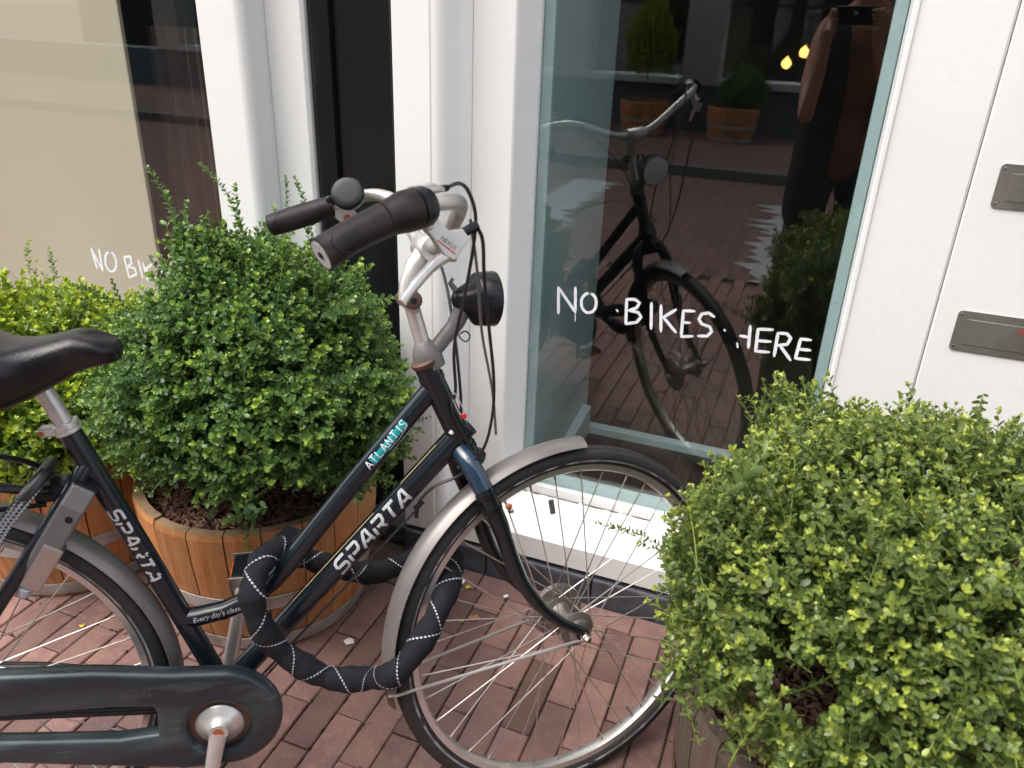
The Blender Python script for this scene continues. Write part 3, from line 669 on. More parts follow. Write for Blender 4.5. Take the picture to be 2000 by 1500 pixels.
    for k in range(16):
        th = k * 2.4 + r.uniform(-.3, .3); e = r.uniform(.15, 1.2); d = np.array([math.cos(th) * math.cos(e), math.sin(th) * math.cos(e), math.sin(e)])
        q0 = np.array([0, 0, zmin + .01 + .012 * k]); q1 = (cen - bas) + d * rad * .85
        if (q1 + bas)[1] > ymax - .03: continue
        mid = q0 * .5 + q1 * .5 + np.array([0, 0, -.03]); b = B(); b.tube(spline([q0, mid, q1], 4), [.006, .0056, .0052, .0047, .0043, .0038, .0032, .0026, .002], 6); b.build('branch', 'bark', root)
    return root
shrubM = shrub('box_shrub', CM, (-1.045, 1.265, .655), (.340, .325, .315), 3300, 1400, 'leafM', .0128, .0084, .0080, 'tall dark green box shrub behind the handlebar', 3, lump=.07, zmin=.345,
               spikes=[((-1.14, 1.20, .905), (-.05, -.1, 1), 1.2), ((-1.01, 1.24, .94), (-.30, -.05, 1), 1.05), ((-.95, 1.24, .93), (.25, 0, 1), .8), ((-.86, 1.23, .93), (-.05, 0, 1), .9), ((-.76, 1.10, .90), (.8, -.2, .45), 1.0), ((-.76, 1.10, .78), (.8, -.2, .35), 1.0), ((-1.26, 1.15, .80), (-.8, 0, .35), .8), ((-.80, 1.22, .50), (.9, -.1, .1), .9), ((-.945, 1.07, .55), (.05, -.25, -1), .95)],
               zout=.45, taper=.20, npr=(8, 8), upw=.30, jit=.36, longp=.20, tips=(.9, .5, .7, .35, .95, .6, .4), voids=[((-1.03, 1.02, .42), .12), ((-.82, 1.13, .42), .11), ((-1.20, 1.03, .40), .09), ((-.86, 1.05, .50), .07), ((-1.27, 1.18, .880), .075), ((-1.21, 1.11, .905), .06), ((-1.34, 1.26, .845), .06)])
shrubL = shrub('box_shrub', CL, (-1.735, 1.255, .525), (.40, .33, .215), 2000, 850, 'leafL', .0180, .0092, .0098, 'lime green box shrub at the left edge, behind the saddle', 5, lump=.08, zmin=.32, tintbias=.24, jit=.45, longp=.2,
               spikes=[((-1.47, 1.12, .765), (-.1, 0, 1), .7), ((-1.43, 1.13, .76), (.1, 0, 1), .65), ((-1.62, 1.12, .75), (0, 0, 1), .7)])
shrubR = shrub('box_shrub', CR, (.255, 1.085, .625), (.385, .365, .285), 4300, 1500, 'leafR', .0120, .0068, .0076, 'broad olive green box shrub in front of the white door', 8, lump=.09, zmin=.385, tintbias=.03,
               spikes=[((-.085, 1.16, .545), (-1, -.02, .22), 1.0)], tips=(.92, .6, .9, .45, .75), jit=.46, longp=.22, voids=[((.088, .74, .72), .030), ((.095, .80, .66), .040), ((.103, .87, .60), .047), ((.112, .94, .53), .055), ((.122, 1.03, .45), .08), ((-.02, .98, .46), .07), ((-.055, 1.05, .44), .08), ((.03, .90, .46), .07), ((-.03, .93, .50), .05), ((-.075, 1.08, .46), .06), ((0, .90, .48), .06)], zout=.47)

# ------------------------------------------------------------------ bicycle
OB = Vector((-1.16737, .55285, .0002)); U = Vector((.83743266, .54654051, 0)); NN = Vector((-.54483319, .83481662, -.07898107)); VB = Vector((-.04316635, .06614133, .99687612))
bike = empty('bicycle', OB, label='dark blue city bicycle with chain case and grey mudguards parked at the window', cat='bicycle')
bike.matrix_world = Matrix(((U.x, NN.x, VB.x, OB.x), (U.y, NN.y, VB.y, OB.y), (U.z, NN.z, VB.z, OB.z), (0, 0, 0, 1)))
# steered assembly: frame of the front wheel expressed in bicycle axes
SX = Vector((.9710926, .2379573, .0188530)).normalized(); SY = Vector((-.2339275, .9644116, -.1232406)); SY = (SY - SX * SY.dot(SX)).normalized(); SZ = SX.cross(SY)
HUB = Vector((1.05931, .00042, .34211))
def st(x, y, z): return HUB + SX * x + SY * y + SZ * z
def sts(L): return [st(*p) for p in L]
RH = Vector((0, 0, .348))
def rim_wheel(parent, c, ex, ez, ey, nm, rear=False, rt=.348):
    """ex,ez span the wheel plane, ey is the axle"""
    P = lambda x, y, z: c + ex * x + ey * y + ez * z
    def ring(prof, n=96):
        V = []; F = []; k = len(prof)
        for i in range(n):
            a = 2 * PI * i / n
            for (r, w) in prof: V.append(P(r * math.cos(a), w, r * math.sin(a)))
        for i in range(n):
            for j in range(k): F.append((i * k + j, i * k + (j + 1) % k, ((i + 1) % n) * k + (j + 1) % k, ((i + 1) % n) * k + j))
        return V, F
    b = B(); b.add(*ring([(.3015, -.006), (.305, -.0115), (.3185, -.0125), (.3185, .0125), (.305, .0115), (.3015, .006)]), 0, True); wheel = b.build(nm, 'rim', parent)
    tr = .0185; rc = rt - tr
    b = B(); b.add(*ring([(rc + tr * math.cos(t) * (1.0), tr * 1.02 * math.sin(t)) for t in np.linspace(-2.45, 2.45, 18)]), 0, True)
    nb = 150      # tread grooves: shallow raised shoulder blocks
    for i in range(nb):
        a = 2 * PI * i / nb
        for sgn in (-1, 1):
            for t0, t1 in ((.35, .62), (.78, 1.12)):
                q = []
                for t, da in ((t0, .000), (t0, .027), (t1, .034), (t1, .007)):
                    r = rc + (tr + .0008) * math.cos(t); q.append(P(r * math.cos(a + da), sgn * (tr + .0008) * 1.02 * math.sin(t), r * math.sin(a + da)))
                b.add(q, [(0, 1, 2, 3)])
    ty = b.build('tyre', 'rubber', wheel)
    for sgn in (-1, 1):
        b = B(); r1, r2 = rc + (tr + .0006) * math.cos(1.98), rc + (tr + .0006) * math.cos(1.76)
        b.add(*ring([(r1, sgn * (tr + .0006) * 1.02 * math.sin(1.98)), (r2, sgn * (tr + .0006) * 1.02 * math.sin(1.76))]), 0, True); b.build('reflective_band', 'stripe', wheel)
    # hub
    b = B(); fl = .030 if not rear else .036; w = .034
    b.lathe(P(0, -.036, 0), ey, [(0, .010), (.001, fl + .004), (.004, fl + .004), (.006, .022), (.018, .017), (.054, .017), (.066, .022), (.068, fl + .004), (.071, fl + .004), (.072, .012)], 32)
    b.lathe(P(0, -.072, 0), ey, [(0, .0045), (.146, .0045)], 10)
    if not rear:   # roller brake drum on the far side, ribbed shell
        b.lathe(P(0, .038, 0), ey, [(0, .030), (.002, .052), (.012, .054), (.014, .046), (.018, .046), (.020, .028)], 36)
        b.lathe(P(0, -.050, 0), ey, [(0, .016), (.003, .022), (.012, .022), (.014, .016)], 24)
    hub = b.build('hub', 'alloyworn', wheel)
    for sgn in (-1, 1):
        b = B(); b.lathe(P(0, sgn * .060, 0), ey * sgn, [(0, .0095), (.008, .0095), (.0085, .0075), (.014, .0075), (.019, .005)], 6 if rear else 12, sm=False); b.build('axle_nut', 'chrome', wheel)
    for i in range(36):
        side = 1 if i % 2 else -1; a = 2 * PI * i / 36 + .05; dirn = 1 if (i // 2) % 2 else -1
        ah = a + dirn * (1.15 + .06)
        p0 = P(fl * math.cos(ah), side * .0335, fl * math.sin(ah)); p1 = P(.3022 * math.cos(a), side * .002, .3022 * math.sin(a))
        b = B(); b.tube([p0, p1], .00125, 5); d = (p0 - p1).normalized(); b.tube([p1 - d * .003, p1 + d * .012], .0021, 6, 1); b.build('spoke', ['spoke', 'alloyworn'], wheel)
    b = B(); a = math.radians(-62); b.tube([P(.300 * math.cos(a), 0, .300 * math.sin(a)), P(.268 * math.cos(a), 0, .268 * math.sin(a))], .0035, 8); b.build('valve', 'alloyworn', wheel)
    return wheel, P
fw, FP = rim_wheel(bike, HUB, SX, SZ, SY, 'front_wheel')
# grey clip reflector on a spoke near the top
a = math.radians(97); b = B(); q0 = FP(.262 * math.cos(a) - .004, -.011, .262 * math.sin(a)); 
b.tube([FP(.235 * math.cos(a), -.012, .235 * math.sin(a)), FP(.262 * math.cos(a), -.012, .262 * math.sin(a))], .0052, 8, flat=(tuple(SY), .6)); b.build('spoke_clip', 'greyplastic', fw)
rw, RP = rim_wheel(bike, RH, Vector((1, 0, 0)), Vector((0, 0, 1)), Vector((0, 1, 0)), 'rear_wheel', True)

# frame
fr = B()
HT, HBm = (.799, 0, .874), (.867, 0, .708)
fr.tube([HT, HBm], .0195, 20)
fr.tube([(.8135, 0, .842), (.803, 0, .829), (.738, 0, .752), (.673, 0, .675), (.604, 0, .590), (.560, 0, .534), (.527, 0, .498), (.490, 0, .469), (.445, 0, .451), (.400, 0, .4445), (.372, 0, .444)], .0165, 18)
fr.tube([(.866, 0, .766), (.676, 0, .5575), (.468, 0, .330), (.430, 0, .288)], .0200, 20)
fr.tube([(.2575, 0, .809), (.329, 0, .598), (.413, 0, .338), (.432, 0, .272)], .0168, 20)
fr.lathe((.431, -.036, .270), (0, 1, 0), [(0, .023), (.072, .023)], 20)
for s_ in (-1, 1):
    fr.tube([(.276, s_ * .006, .742), (.262, s_ * .020, .722), (.189, s_ * .045, .622), (.06, s_ * .058, .442), (.0, s_ * .062, .362)], [.013, .0125, .0118, .0105, .009], 12)
    fr.tube([(.425, s_ * .026, .272), (.30, s_ * .040, .30), (.12, s_ * .055, .335), (.0, s_ * .062, .350)], [.011, .0105, .010, .009], 12)
    fr.box((-.022, s_ * .060 - .003, .330), (.022, s_ * .060 + .003, .372))
# lugs
fr.lathe((.8055, 0, .858), (.38, 0, -.925), [(0, .0212), (.010, .0212)], 20); fr.lathe((.858, 0, .730), (.38, 0, -.925), [(0, .0212), (.012, .0212)], 20)
frame = fr.build('frame', 'bike', bike)
# headset cups
b = B(); ax = (.38, 0, -.925); b.lathe((.7985, 0, .8755), (-.38, 0, .925), [(0, .0205), (.004, .0225), (.009, .0225), (.011, .019)], 24); b.build('headset_ring', 'rustring', frame)
b = B(); b.lathe((.8655, 0, .711), ax, [(0, .020), (.004, .027), (.013, .029), (.018, .026), (.022, .019)], 24); b.build('headset_cup', 'plastic', frame)
# lettering: broad silver name on the down tube, worn name on the seat tube
def wide(word, sp_=.38):
    G = {'S': ([[(1, 1), (.2, 1), (.02, .88), (.02, .62), (.16, .5), (.84, .5), (.98, .38), (.98, .12), (.82, 0), (-.02, 0)]], 1),
         'P': ([[(.0, 0), (.0, .60)], [(0, 1), (.84, 1), (.98, .88), (.98, .55), (.84, .42), (.30, .42)]], 1),
         'A': ([[(-.02, 0), (.42, 1), (.72, 1), (1.0, 0)], [(.32, .32), (.92, .32)]], 1.02),
         'R': ([[(.0, 0), (.0, .60)], [(0, 1), (.84, 1), (.98, .88), (.98, .58), (.84, .45), (.30, .45)], [(.62, .45), (1.02, 0)]], 1),
         'T': ([[(-.05, 1), (1.0, 1)], [(.48, 1), (.48, 0)]], .95)}
    x = 0; out = []
    for ch in word:
        g, w = G[ch]
        for pl in g: out.append([(x + px_, py_) for px_, py_ in pl])
        x += w + sp_
    return out, x - sp_
def lay(word, L, H, shear):
    st_, w = wide(word); return [[((px_ / w) * (L - shear * H) + shear * H * py_, (py_ - .5) * H) for px_, py_ in pl] for pl in st_]
C_ = Vector((0, -1, .10))
f_, d_ = cast_tube((.639, 0, .5170), (.766, 0, .6565), .0207, C_)
sg = 1 if d_.z > 0 else -1
strokes(lay('SPARTA', .190, .0255, .30), .0056, lambda s, v, i: f_(s, sg * v - .002, i), 'frame_lettering', 'decal', frame, step=.003, rnd=False)
ff, dd = cast_tube((.560, 0, .4305), (.846, 0, .7445), .0206, C_); sg1 = 1 if dd.z > 0 else -1
strokes([[(0.02, .0245), (.235, .0245)], [(.305, .0245), (.395, .0245)]], .0018, lambda s, v, i: ff(s, sg1 * v, i), 'pinstripe', 'cream_dec', frame, step=.01, rnd=False)
f2, d2 = cast_tube((.3045, 0, .670), (.3535, 0, .524), .0174, C_); sg2 = 1 if d2.x > 0 else -1
wl = lay('SPARTA', .146, .0185, .25)
def wear(st_, seed, keep):
    r = random.Random(seed); out = []
    for pl in st_:
        P = [Vector(p) for p in pl]
        for a, c in zip(P, P[1:]):
            k = max(2, int((c - a).length / .0034))
            run = []
            for j in range(k + 1):
                q = a + (c - a) * (j / k); lim = keep + (1 - keep) * max(0, 1 - q.x / .055)
                if r.random() < lim: run.append(tuple(q))
                else:
                    if len(run) > 1: out.append(run)
                    run = []
            if len(run) > 1: out.append(run)
    return out
strokes(wear(wl, 4, .93), .0044, lambda s, v, i: f2(s, sg2 * v, i), 'worn_lettering', 'decal', frame, step=.0025, rnd=False)
f3, d3 = cast_tube((.700, 0, .7070), (.772, 0, .7923), .0171, C_); sg3 = 1 if d3.z > 0 else -1
b = B(); q = [(.010, -.004), (.020, -.0075), (.060, -.0095), (.078, -.0045), (.100, .001), (.102, .010), (.085, .013), (.050, .0105), (.022, .007)]
V, F = ribbon2d([(.012, .001), (.05, .001), (.10, .004)], .013, .004, False); b.add([f3(v.x, sg3 * v.y, 0) for v in V], F); b.build('teal_sticker', 'teal_dec', frame)
f3b, _ = cast_tube((.700, 0, .7070), (.772, 0, .7923), .0174, C_)
def thin(word):
    G = {'A': [[(0, 0), (.5, 1), (1, 0)], [(.2, .35), (.8, .35)]], 'T': [[(0, 1), (1, 1)], [(.5, 1), (.4, 0)]], 'L': [[(.1, 1), (0, 0), (.8, 0)]], 'N': [[(0, 0), (.1, 1), (.8, 0), (.95, 1)]], 'I': [[(.5, 1), (.4, 0)]], 'S': [[(1, .95), (.3, 1), (.1, .7), (.8, .4), (.7, .05), (0, 0)]]}
    x = 0; out = []
    for ch in word:
        for pl in G[ch]: out.append([((x + a) * .0098, (c_ - .5) * .0145 + .003) for a, c_ in pl])
        x += 1.0 if ch == 'I' else 1.36
    return out
strokes(thin('ATLANTIS'), .0017, lambda s, v, i: f3b(s, sg3 * v, i), 'model_lettering', 'white_dec', frame, step=.003, rnd=False)
strokes([[(.045, -.0078), (.070, -.0085), (.092, -.0052)]], .0011, lambda s, v, i: f3b(s, sg3 * v, i), 'underline', 'white_dec', frame, step=.004, rnd=False)
V, F = text2d("Every day's classic", .0135, .3); f4, d4 = cast_tube((.396, 0, .4455), (.480, 0, .4620), .0172, C_); sg4 = 1 if d4.z > 0 else -1
b = B(); b.add([f4(v[0] * .88, sg4 * (v[1] - .004), 0) for v in V], F); b.build('slogan_lettering', 'decal', frame)
b = B(); b.tube([(.838, -.018, .764), (.834, -.0195, .760)], .004, 6); b.build('paint_chip', 'white_dec', frame)

# seat post, clamp, saddle
b = B(); b.tube([(.2578, 0, .808), (.236, 0, .872)], .0137, 18); b.build('seat_post', 'alloy', bike)
b = B(); axs = (-.322, 0, .947); b.lathe((.2605, 0, .800), axs, [(0, .0185), (.001, .0195), (.006, .0195), (.0065, .0180), (.0085, .0180), (.009, .0195), (.016, .0195), (.017, .017)], 24)
b.bbox((.222, -.014, .798), (.250, .006, .812), .003); b.lathe((.226, -.0135, .8045), (0, -1, 0), [(0, .0042), (.0015, .0042)], 12, 1); b.build('seat_clamp', ['alloy', 'rustbolt'], bike)
b = B(); b.tube([(.237, 0, .869), (.226, 0, .902)], .0115, 14); b.bbox((.195, -.028, .880), (.25, .028, .906), .006); b.lathe((.205, -.030, .893), (0, -1, 0), [(0, .011), (.004, .011), (.006, .006)], 10)
for s_ in (-1, 1): b.tube(spline([(.315, s_ * .008, .908), (.27, s_ * .020, .900), (.19, s_ * .022, .898), (.09, s_ * .035, .915)], 4), .0035, 6)
b.build('saddle_rail', 'plastic', bike)
V = []; F = []; NS, NC = 30, 20
for i in range(NS + 1):
    t = i / NS; x = .353 - .285 * t
    hw = .014 + .021 * min(1, t / .09) ** .5 + .020 * t + .080 / (1 + math.exp(-(t - .60) * 12)); hw *= (1 if t < .96 else .90)
    if t < .02: hw = .013
    zt = .938 + .021 * math.sin(min(1, t / .24) * PI / 2) - .013 * math.sin(PI * min(1, max(0, (t - .20) / .55))) + .018 * max(0, (t - .62) / .38)
    dp = .024 + .040 * min(1, t / .26) ** .8 + .10 * max(0, t - .28)
    for j in range(NC):
        a = 2 * PI * j / NC; cx, cz = math.cos(a), math.sin(a)
        yy = hw * math.copysign(abs(cx) ** .75, cx); zz = (zt - dp * .42) + (dp * .42 * abs(cz) ** .85 if cz >= 0 else -dp * .62 * abs(cz) ** .6)
        V.append((x, yy, zz))
for i in range(NS):
    for j in range(NC): F.append((i * NC + j, i * NC + (j + 1) % NC, (i + 1) * NC + (j + 1) % NC, (i + 1) * NC + j))
F.append(tuple(range(NC))); F.append(tuple(NS * NC + j for j in range(NC - 1, -1, -1)))
b = B(); b.add(V, F, 0, True); sad = b.build('saddle', 'saddle', bike); md = sad.modifiers.new('s', 'SUBSURF'); md.levels = 1; md.render_levels = 2

# mudguards
def guard(parent, P, R, a0, a1, nm, n=48):
    b = B(); V = []; F = []; hw = .0265; prof = []
    for k in range(9):
        t = -1 + 2 * k / 8; prof.append((R - .013 * abs(t) ** 2.2, hw * t))
    prof += [(r - .0014, w * .985) for r, w in prof[::-1]]; k = len(prof)
    for i in range(n + 1):
        a = a0 + (a1 - a0) * i / n; e = 1.0 - (.30 * max(0, (abs(i / n - (0 if a1 < 99 else 1)) < .02)) * 0)
        for (r, w) in prof: V.append(P(r * math.cos(a), w, r * math.sin(a)))
    for i in range(n):
        for j in range(k): F.append((i * k + j, i * k + (j + 1) % k, (i + 1) * k + (j + 1) % k, (i + 1) * k + j))
    F.append(tuple(range(k))); F.append(tuple(n * k + j for j in range(k - 1, -1, -1)))
    b.add(V, F, 0, True); return b.build(nm, 'guard', parent)
fg = guard(bike, FP, .366, math.radians(83.5), math.radians(183.5), 'front_mudguard')
b = B(); V = []; F = []
for i in range(5):
    a = math.radians(182.5 + 1.5 * i)
    for w in (-.019, 0, .019): V.append(FP((.3655 - .006 * abs(w) / .019) * math.cos(a), w, (.3655 - .006 * abs(w) / .019) * math.sin(a)))
    for w in (.019, 0, -.019): V.append(FP((.3625 - .006 * abs(w) / .019) * math.cos(a), w, (.3625 - .006 * abs(w) / .019) * math.sin(a)))
for i in range(4):
    for j in range(6): F.append((6 * i + j, 6 * i + (j + 1) % 6, 6 * i + 6 + (j + 1) % 6, 6 * i + 6 + j))
F += [tuple(range(6)), tuple(24 + j for j in range(5, -1, -1))]; b.add(V, F); b.build('mud_flap', 'rustring', fg)
for s_ in (-1, 1):
    b = B(); b.tube(sts([(.004, s_ * .058, -.012), (-.015, s_ * .057, -.009), (-.352, s_ * .030, -.018), (-.366, s_ * .024, -.018)]), .0028, 8); b.build('mudguard_stay', 'alloy', fg)
rg = guard(bike, RP, .367, math.radians(-2), math.radians(200), 'rear_mudguard', 70)
for s_ in (-1, 1):
    b = B(); b.tube([(0, s_ * .060, .345), (-.36, s_ * .028, .30)], .0025, 6); b.build('mudguard_stay', 'alloy', rg)

# fork
f = B(); f.lathe(st(-.196, 0, .394), (st(-.15, 0, .30) - st(-.19, 0, .40)), [(0, .020), (.012, .022), (.030, .020), (.036, .012)], 20)
for s_ in (-1, 1):
    f.tube(spline(sts([(-.196, s_ * .012, .386), (-.190, s_ * .036, .368), (-.176, s_ * .052, .325), (-.154, s_ * .056, .260), (-.128, s_ * .058, .165), (-.092, s_ * .058, .095), (-.050, s_ * .057, .045), (0, s_ * .056, .006)]), 4),
           [.0165] * 9 + [.0158] * 4 + [.0145] * 4 + [.0125] * 4 + [.0105] * 4 + [.009] * 3 + [.008], 14)
    f.lathe(st(0, s_ * .0535, 0), SY * s_, [(0, .012), (.005, .012)], 14)
fork = f.build('fork', 'bike', bike)
b = B(); b.tube(spline(sts([(-.196, -.012, .3865), (-.191, -.0365, .3690), (-.1775, -.0525, .328)]), 4), .0170, 14); b.build('fork_shoulder', 'bikeblue', fork)
for z0, z1 in ((.322, .314), (.296, .288)):
    b = B(); t0 = (z0 - .260) / .065; b.tube(sts([(-.154 - .022 * t0, -.056 + .004 * t0, z0), (-.154 - .022 * ((z1 - .26) / .065), -.056 + .004 * ((z1 - .26) / .065), z1)]), .0178, 16); b.build('cable_band', 'plastic', fork)
b = B(); b.lathe(st(-.147, -.072, .297), SX, [(0, .003), (.002, .0045), (.008, .0045), (.010, .003)], 10); b.lathe(st(-.143, -.074, .289), SX, [(0, .0042), (.007, .0042)], 8, 1); b.build('cable_bolt', ['rustbolt', 'chrome'], fork)

# stem and handlebar
sA = B(); sA.tube(sts([(-.238, 0, .545), (-.259, 0, .651)]), .0122, 16)
sA.tube(sts([(-.2535, 0, .628), (-.2575, 0, .645), (-.2605, 0, .660)]), [.0125, .0195, .0165], 16, flat=(tuple(SX), .75))
sA.tube(sts([(-.262, 0, .652), (-.259, 0, .672), (-.246, 0, .700), (-.224, 0, .722)]), [.0150, .0150, .0158, .0185], 16, flat=(tuple(SY), 1.1))
sA.lathe(st(-.221, -.027, .726), SY, [(0, .0205), (.002, .0222), (.052, .0222), (.054, .0205)], 22)
stem = sA.build('stem', 'alloy', bike)
b = B(); b.lathe(st(-.260, -.0235, .650), SY, [(0, .012), (.001, .0145), (.046, .0145), (.047, .012)], 18); b.lathe(st(-.260, -.0245, .650), SY, [(0, .005), (.0015, .005)], 10, 1); b.build('pivot_bolt', ['rustring', 'plastic'], stem)
HB = spline(sts([(-.445, -.297, .762), (-.400, -.290, .780), (-.345, -.279, .796), (-.300, -.262, .804), (-.264, -.232, .803), (-.243, -.196, .794), (-.232, -.150, .776), (-.226, -.100, .752), (-.222, -.050, .733), (-.221, 0, .726),
                 (-.219, .050, .733), (-.214, .100, .752), (-.212, .150, .778), (-.216, .190, .798), (-.236, .230, .806), (-.270, .262, .800), (-.315, .280, .787), (-.365, .288, .774), (-.405, .292, .765)]), 6)
b = B(); b.tube(HB, .0112, 16); bar = b.build('handlebar', 'alloy', bike)
def grip(p, r, nm, parent, mats=('grip', 'alloyworn')):
    b = B(); P = spline(sts(p), 6); n = len(P); R = [r(i / (n - 1)) for i in range(n)]; b.tube(P, R, 22); d = (P[0] - P[1]).normalized()
    return b, P, d
b, P, d = grip([(-.452, -.299, .758), (-.412, -.2925, .776), (-.3725, -.2861, .7898)], lambda t: .0205 - .0012 * math.sin(PI * t) + .0005 * (t < .04), 'g', bar)
b.lathe(P[0] - d * .001, d, [(0, .0175), (.0016, .0175)], 22, 1); b.lathe(P[0] + d * .0004, d, [(0, .0045), (.0016, .0045)], 10, 2); b.build('grip', ['grip', 'decal', 'plastic'], bar)
b, P, d = grip([(-.372, -.2860, .7900), (-.352, -.2820, .7955), (-.332, -.2765, .7990)], lambda t: .0204 + .0044 * min(1, max(0, t - .12) / .5) , 's', bar); b.build('gear_shifter', 'grip', bar)
b, P, d = grip([(-.3318, -.2764, .7990), (-.313, -.2690, .8020)], lambda t: .0248 - .003 * (t > .8), 's', bar); b.build('shifter_collar', 'plastic', bar)
b, P, d = grip([(-.412, .293, .763), (-.355, .2870, .7765), (-.300, .2745, .7905)], lambda t: .0165 + .0045 * math.sin(PI * min(1, .15 + .75 * t)), 'g', bar); b.lathe(P[0] - d * .002, d, [(0, .016), (.004, .013), (.006, .008)], 20); b.build('grip', 'grip', bar)
# raised palm pad outlines on the grips
for sy, z0 in ((-1, 0), (1, 0)):
    b = B(); pts = []
    for k in range(13):
        t = k / 12; a = -.9 + 1.8 * t
        s0 = Vector(st(-.452, -.299, .758)) if sy < 0 else Vector(st(-.412, .293, .763)); s1 = Vector(st(-.352, -.281, .795)) if sy < 0 else Vector(st(-.318, .2805, .786))
        axv = (s1 - s0).normalized(); cc = Vector((-.25, -1, .25)); cc = (cc - axv * cc.dot(axv)).normalized(); ee = axv.cross(cc)
        pts.append(s0 + axv * (.030 - .020 * math.cos(a * 1.6)) + (cc * math.cos(a) + ee * math.sin(a)) * (.0203 if sy < 0 else .0192))
    b.tube(pts, .0009, 5); b.build('grip_seam', 'plastic', bar)
# right brake lever and bracket
def pr(y): return lambda a, c, h: st(a, y + h, c)
b = B(); b.prism([(-.330, .796), (-.312, .798), (-.288, .770), (-.270, .771), (-.262, .758), (-.284, .733), (-.297, .741), (-.312, .766), (-.326, .782)], pr(-.264), -.007, .007)
b.lathe(st(-.314, -.2725, .778), -SY, [(0, .0055), (.003, .0055), (.0036, .003)], 14)
br_ = b.build('lever_bracket', 'alloy', bar, bevel=.003)
b = B(); b.tube(spline(sts([(-.280, -.264, .738), (-.294, -.265, .738), (-.312, -.268, .730), (-.335, -.274, .713), (-.352, -.280, .699), (-.361, -.284, .691)]), 5), [.0070] * 5 + [.0078] * 6 + [.0068] * 6 + [.0058] * 6 + [.0060] * 2 + [.0066], 12, flat=(tuple(SY), .75)); b.build('brake_lever', 'alloy', bar)
b = B(); b.tube(sts([(-.272, -.264, .764), (-.258, -.263, .769)]), .0062, 12); b.tube(sts([(-.2585, -.263, .7688), (-.248, -.262, .7728)]), .0070, 8); b.build('barrel_adjuster', 'plastic', bar)
V, F = text2d('NEXUS', .0080); b = B(); o0 = st(-.304, -.2715, .7610); ex = (st(-.280, -.2715, .7405) - o0).normalized(); ey_ = SY.cross(ex) * -1
if ey_.z < 0: ey_ = -ey_
b.add([o0 + ex * (v[0] * .95 + .002) + ey_ * (v[1] + .002) for v in V], F); b.build('printed_letters', 'greyplastic', bar)
b = B(); b.add([o0 + ex * x + ey_ * y - SY * .0001 for x, y in ((0, -.0018), (.029, -.0018), (.029, -.0002), (0, -.0002))], [(0, 1, 2, 3)]); b.build('red_underline', 'red', bar)
# shifter body on top of the bar and left lever bracket
b = B(); b.tube(sts([(-.328, -.264, .818), (-.303, -.250, .821), (-.283, -.237, .818)]), [.012, .013, .007], 14, flat=(tuple(SZ), .62)); b.build('shifter_housing', 'alloy', bar)
b = B(); b.tube(sts([(-.283, -.237, .8180), (-.270, -.226, .820)]), [.0060, .0042], 10); b.build('cable_ferrule', 'plastic', bar)
b = B(); b.prism([(-.300, .784), (-.270, .790), (-.255, .765), (-.280, .752), (-.300, .770)], pr(.268), -.006, .006); b.lathe(st(-.279, .2610, .768), -SY, [(0, .0065), (.003, .0065)], 12, 1); b.tube(spline(sts([(-.268, .268, .762), (-.30, .275, .745), (-.34, .285, .728)]), 4), .006, 10); b.build('brake_lever', ['alloyworn', 'rustbolt'], bar)
b = B(); b.lathe(st(-.305, .275, .800), -SY, [(0, .009), (.014, .009), (.016, .006)], 14); b.build('clamp_bolt', 'plastic', bar)
# bell
bc = st(-.283, .225, .812); bd = (Vector((-.22, -1.0, .52))).normalized(); b = B()
b.lathe(bc - bd * .010, bd, [(-.004, .020), (0, .0275), (.004, .0290), (.0118, .0290), (.0120, .0289), (.0142, .0276), (.0152, .0262), (.0153, .0259), (.0158, .0160), (.0160, .006), (.0161, .0005)], 40); bell = b.build('bell', 'plastic', bar)
b = B(); b.lathe(bc - bd * .018, bd, [(0, .018), (.002, .0262), (.0045, .0268)], 32); b.build('bell_base', 'alloy', bar)

# lamp
lp_ = B(); A = st(-.236, 0, .556); lp_.lathe(st(-.2335, 0, .536), SZ * 1.0 - SX * .25, [(0, .0245), (.010, .0245), (.022, .0235), (.030, .0215), (.044, .0140), (.046, .012)], 22)
lp_.tube(spline(sts([(-.230, -.004, .560), (-.208, -.002, .580), (-.188, 0, .598), (-.176, 0, .616), (-.170, 0, .630)]), 4), [.013] * 5 + [.0135] * 4 + [.0145] * 4 + [.015] * 4, 12, flat=(tuple(SY), .8))
lp_.build('lamp_bracket', 'greyplastic', bike)
ld = (SX * 1.0 - SZ * .10 - SY * .03).normalized(); lc = st(-.178, 0, .640)
b = B(); b.lathe(lc, ld, [(-.010, .006), (-.006, .014), (.004, .0205), (.018, .0290), (.026, .0400), (.030, .0435), (.058, .0455), (.061, .0455), (.062, .0435)], 36); lamp = b.build('headlamp', 'plastic', bike)
b = B(); b.lathe(lc, ld, [(.0605, .0430), (.063, .0425), (.067, .030), (.069, .001)], 32); b.build('lamp_lens', 'lens', lamp)
b = B(); b.tube(sts([(-.182, -.002, .655), (-.190, -.002, .668), (-.186, -.004, .675)]), [.005, .004, .003], 8); b.build('lamp_terminal', 'greyplastic', lamp)
b = B(); b.tube(spline(sts([(-.188, -.006, .590), (-.180, -.010, .575), (-.172, -.012, .572), (-.166, -.010, .580), (-.172, -.008, .588), (-.182, -.006, .584)]), 4), .0013, 6); b.build('lamp_wire', 'cable', lamp)

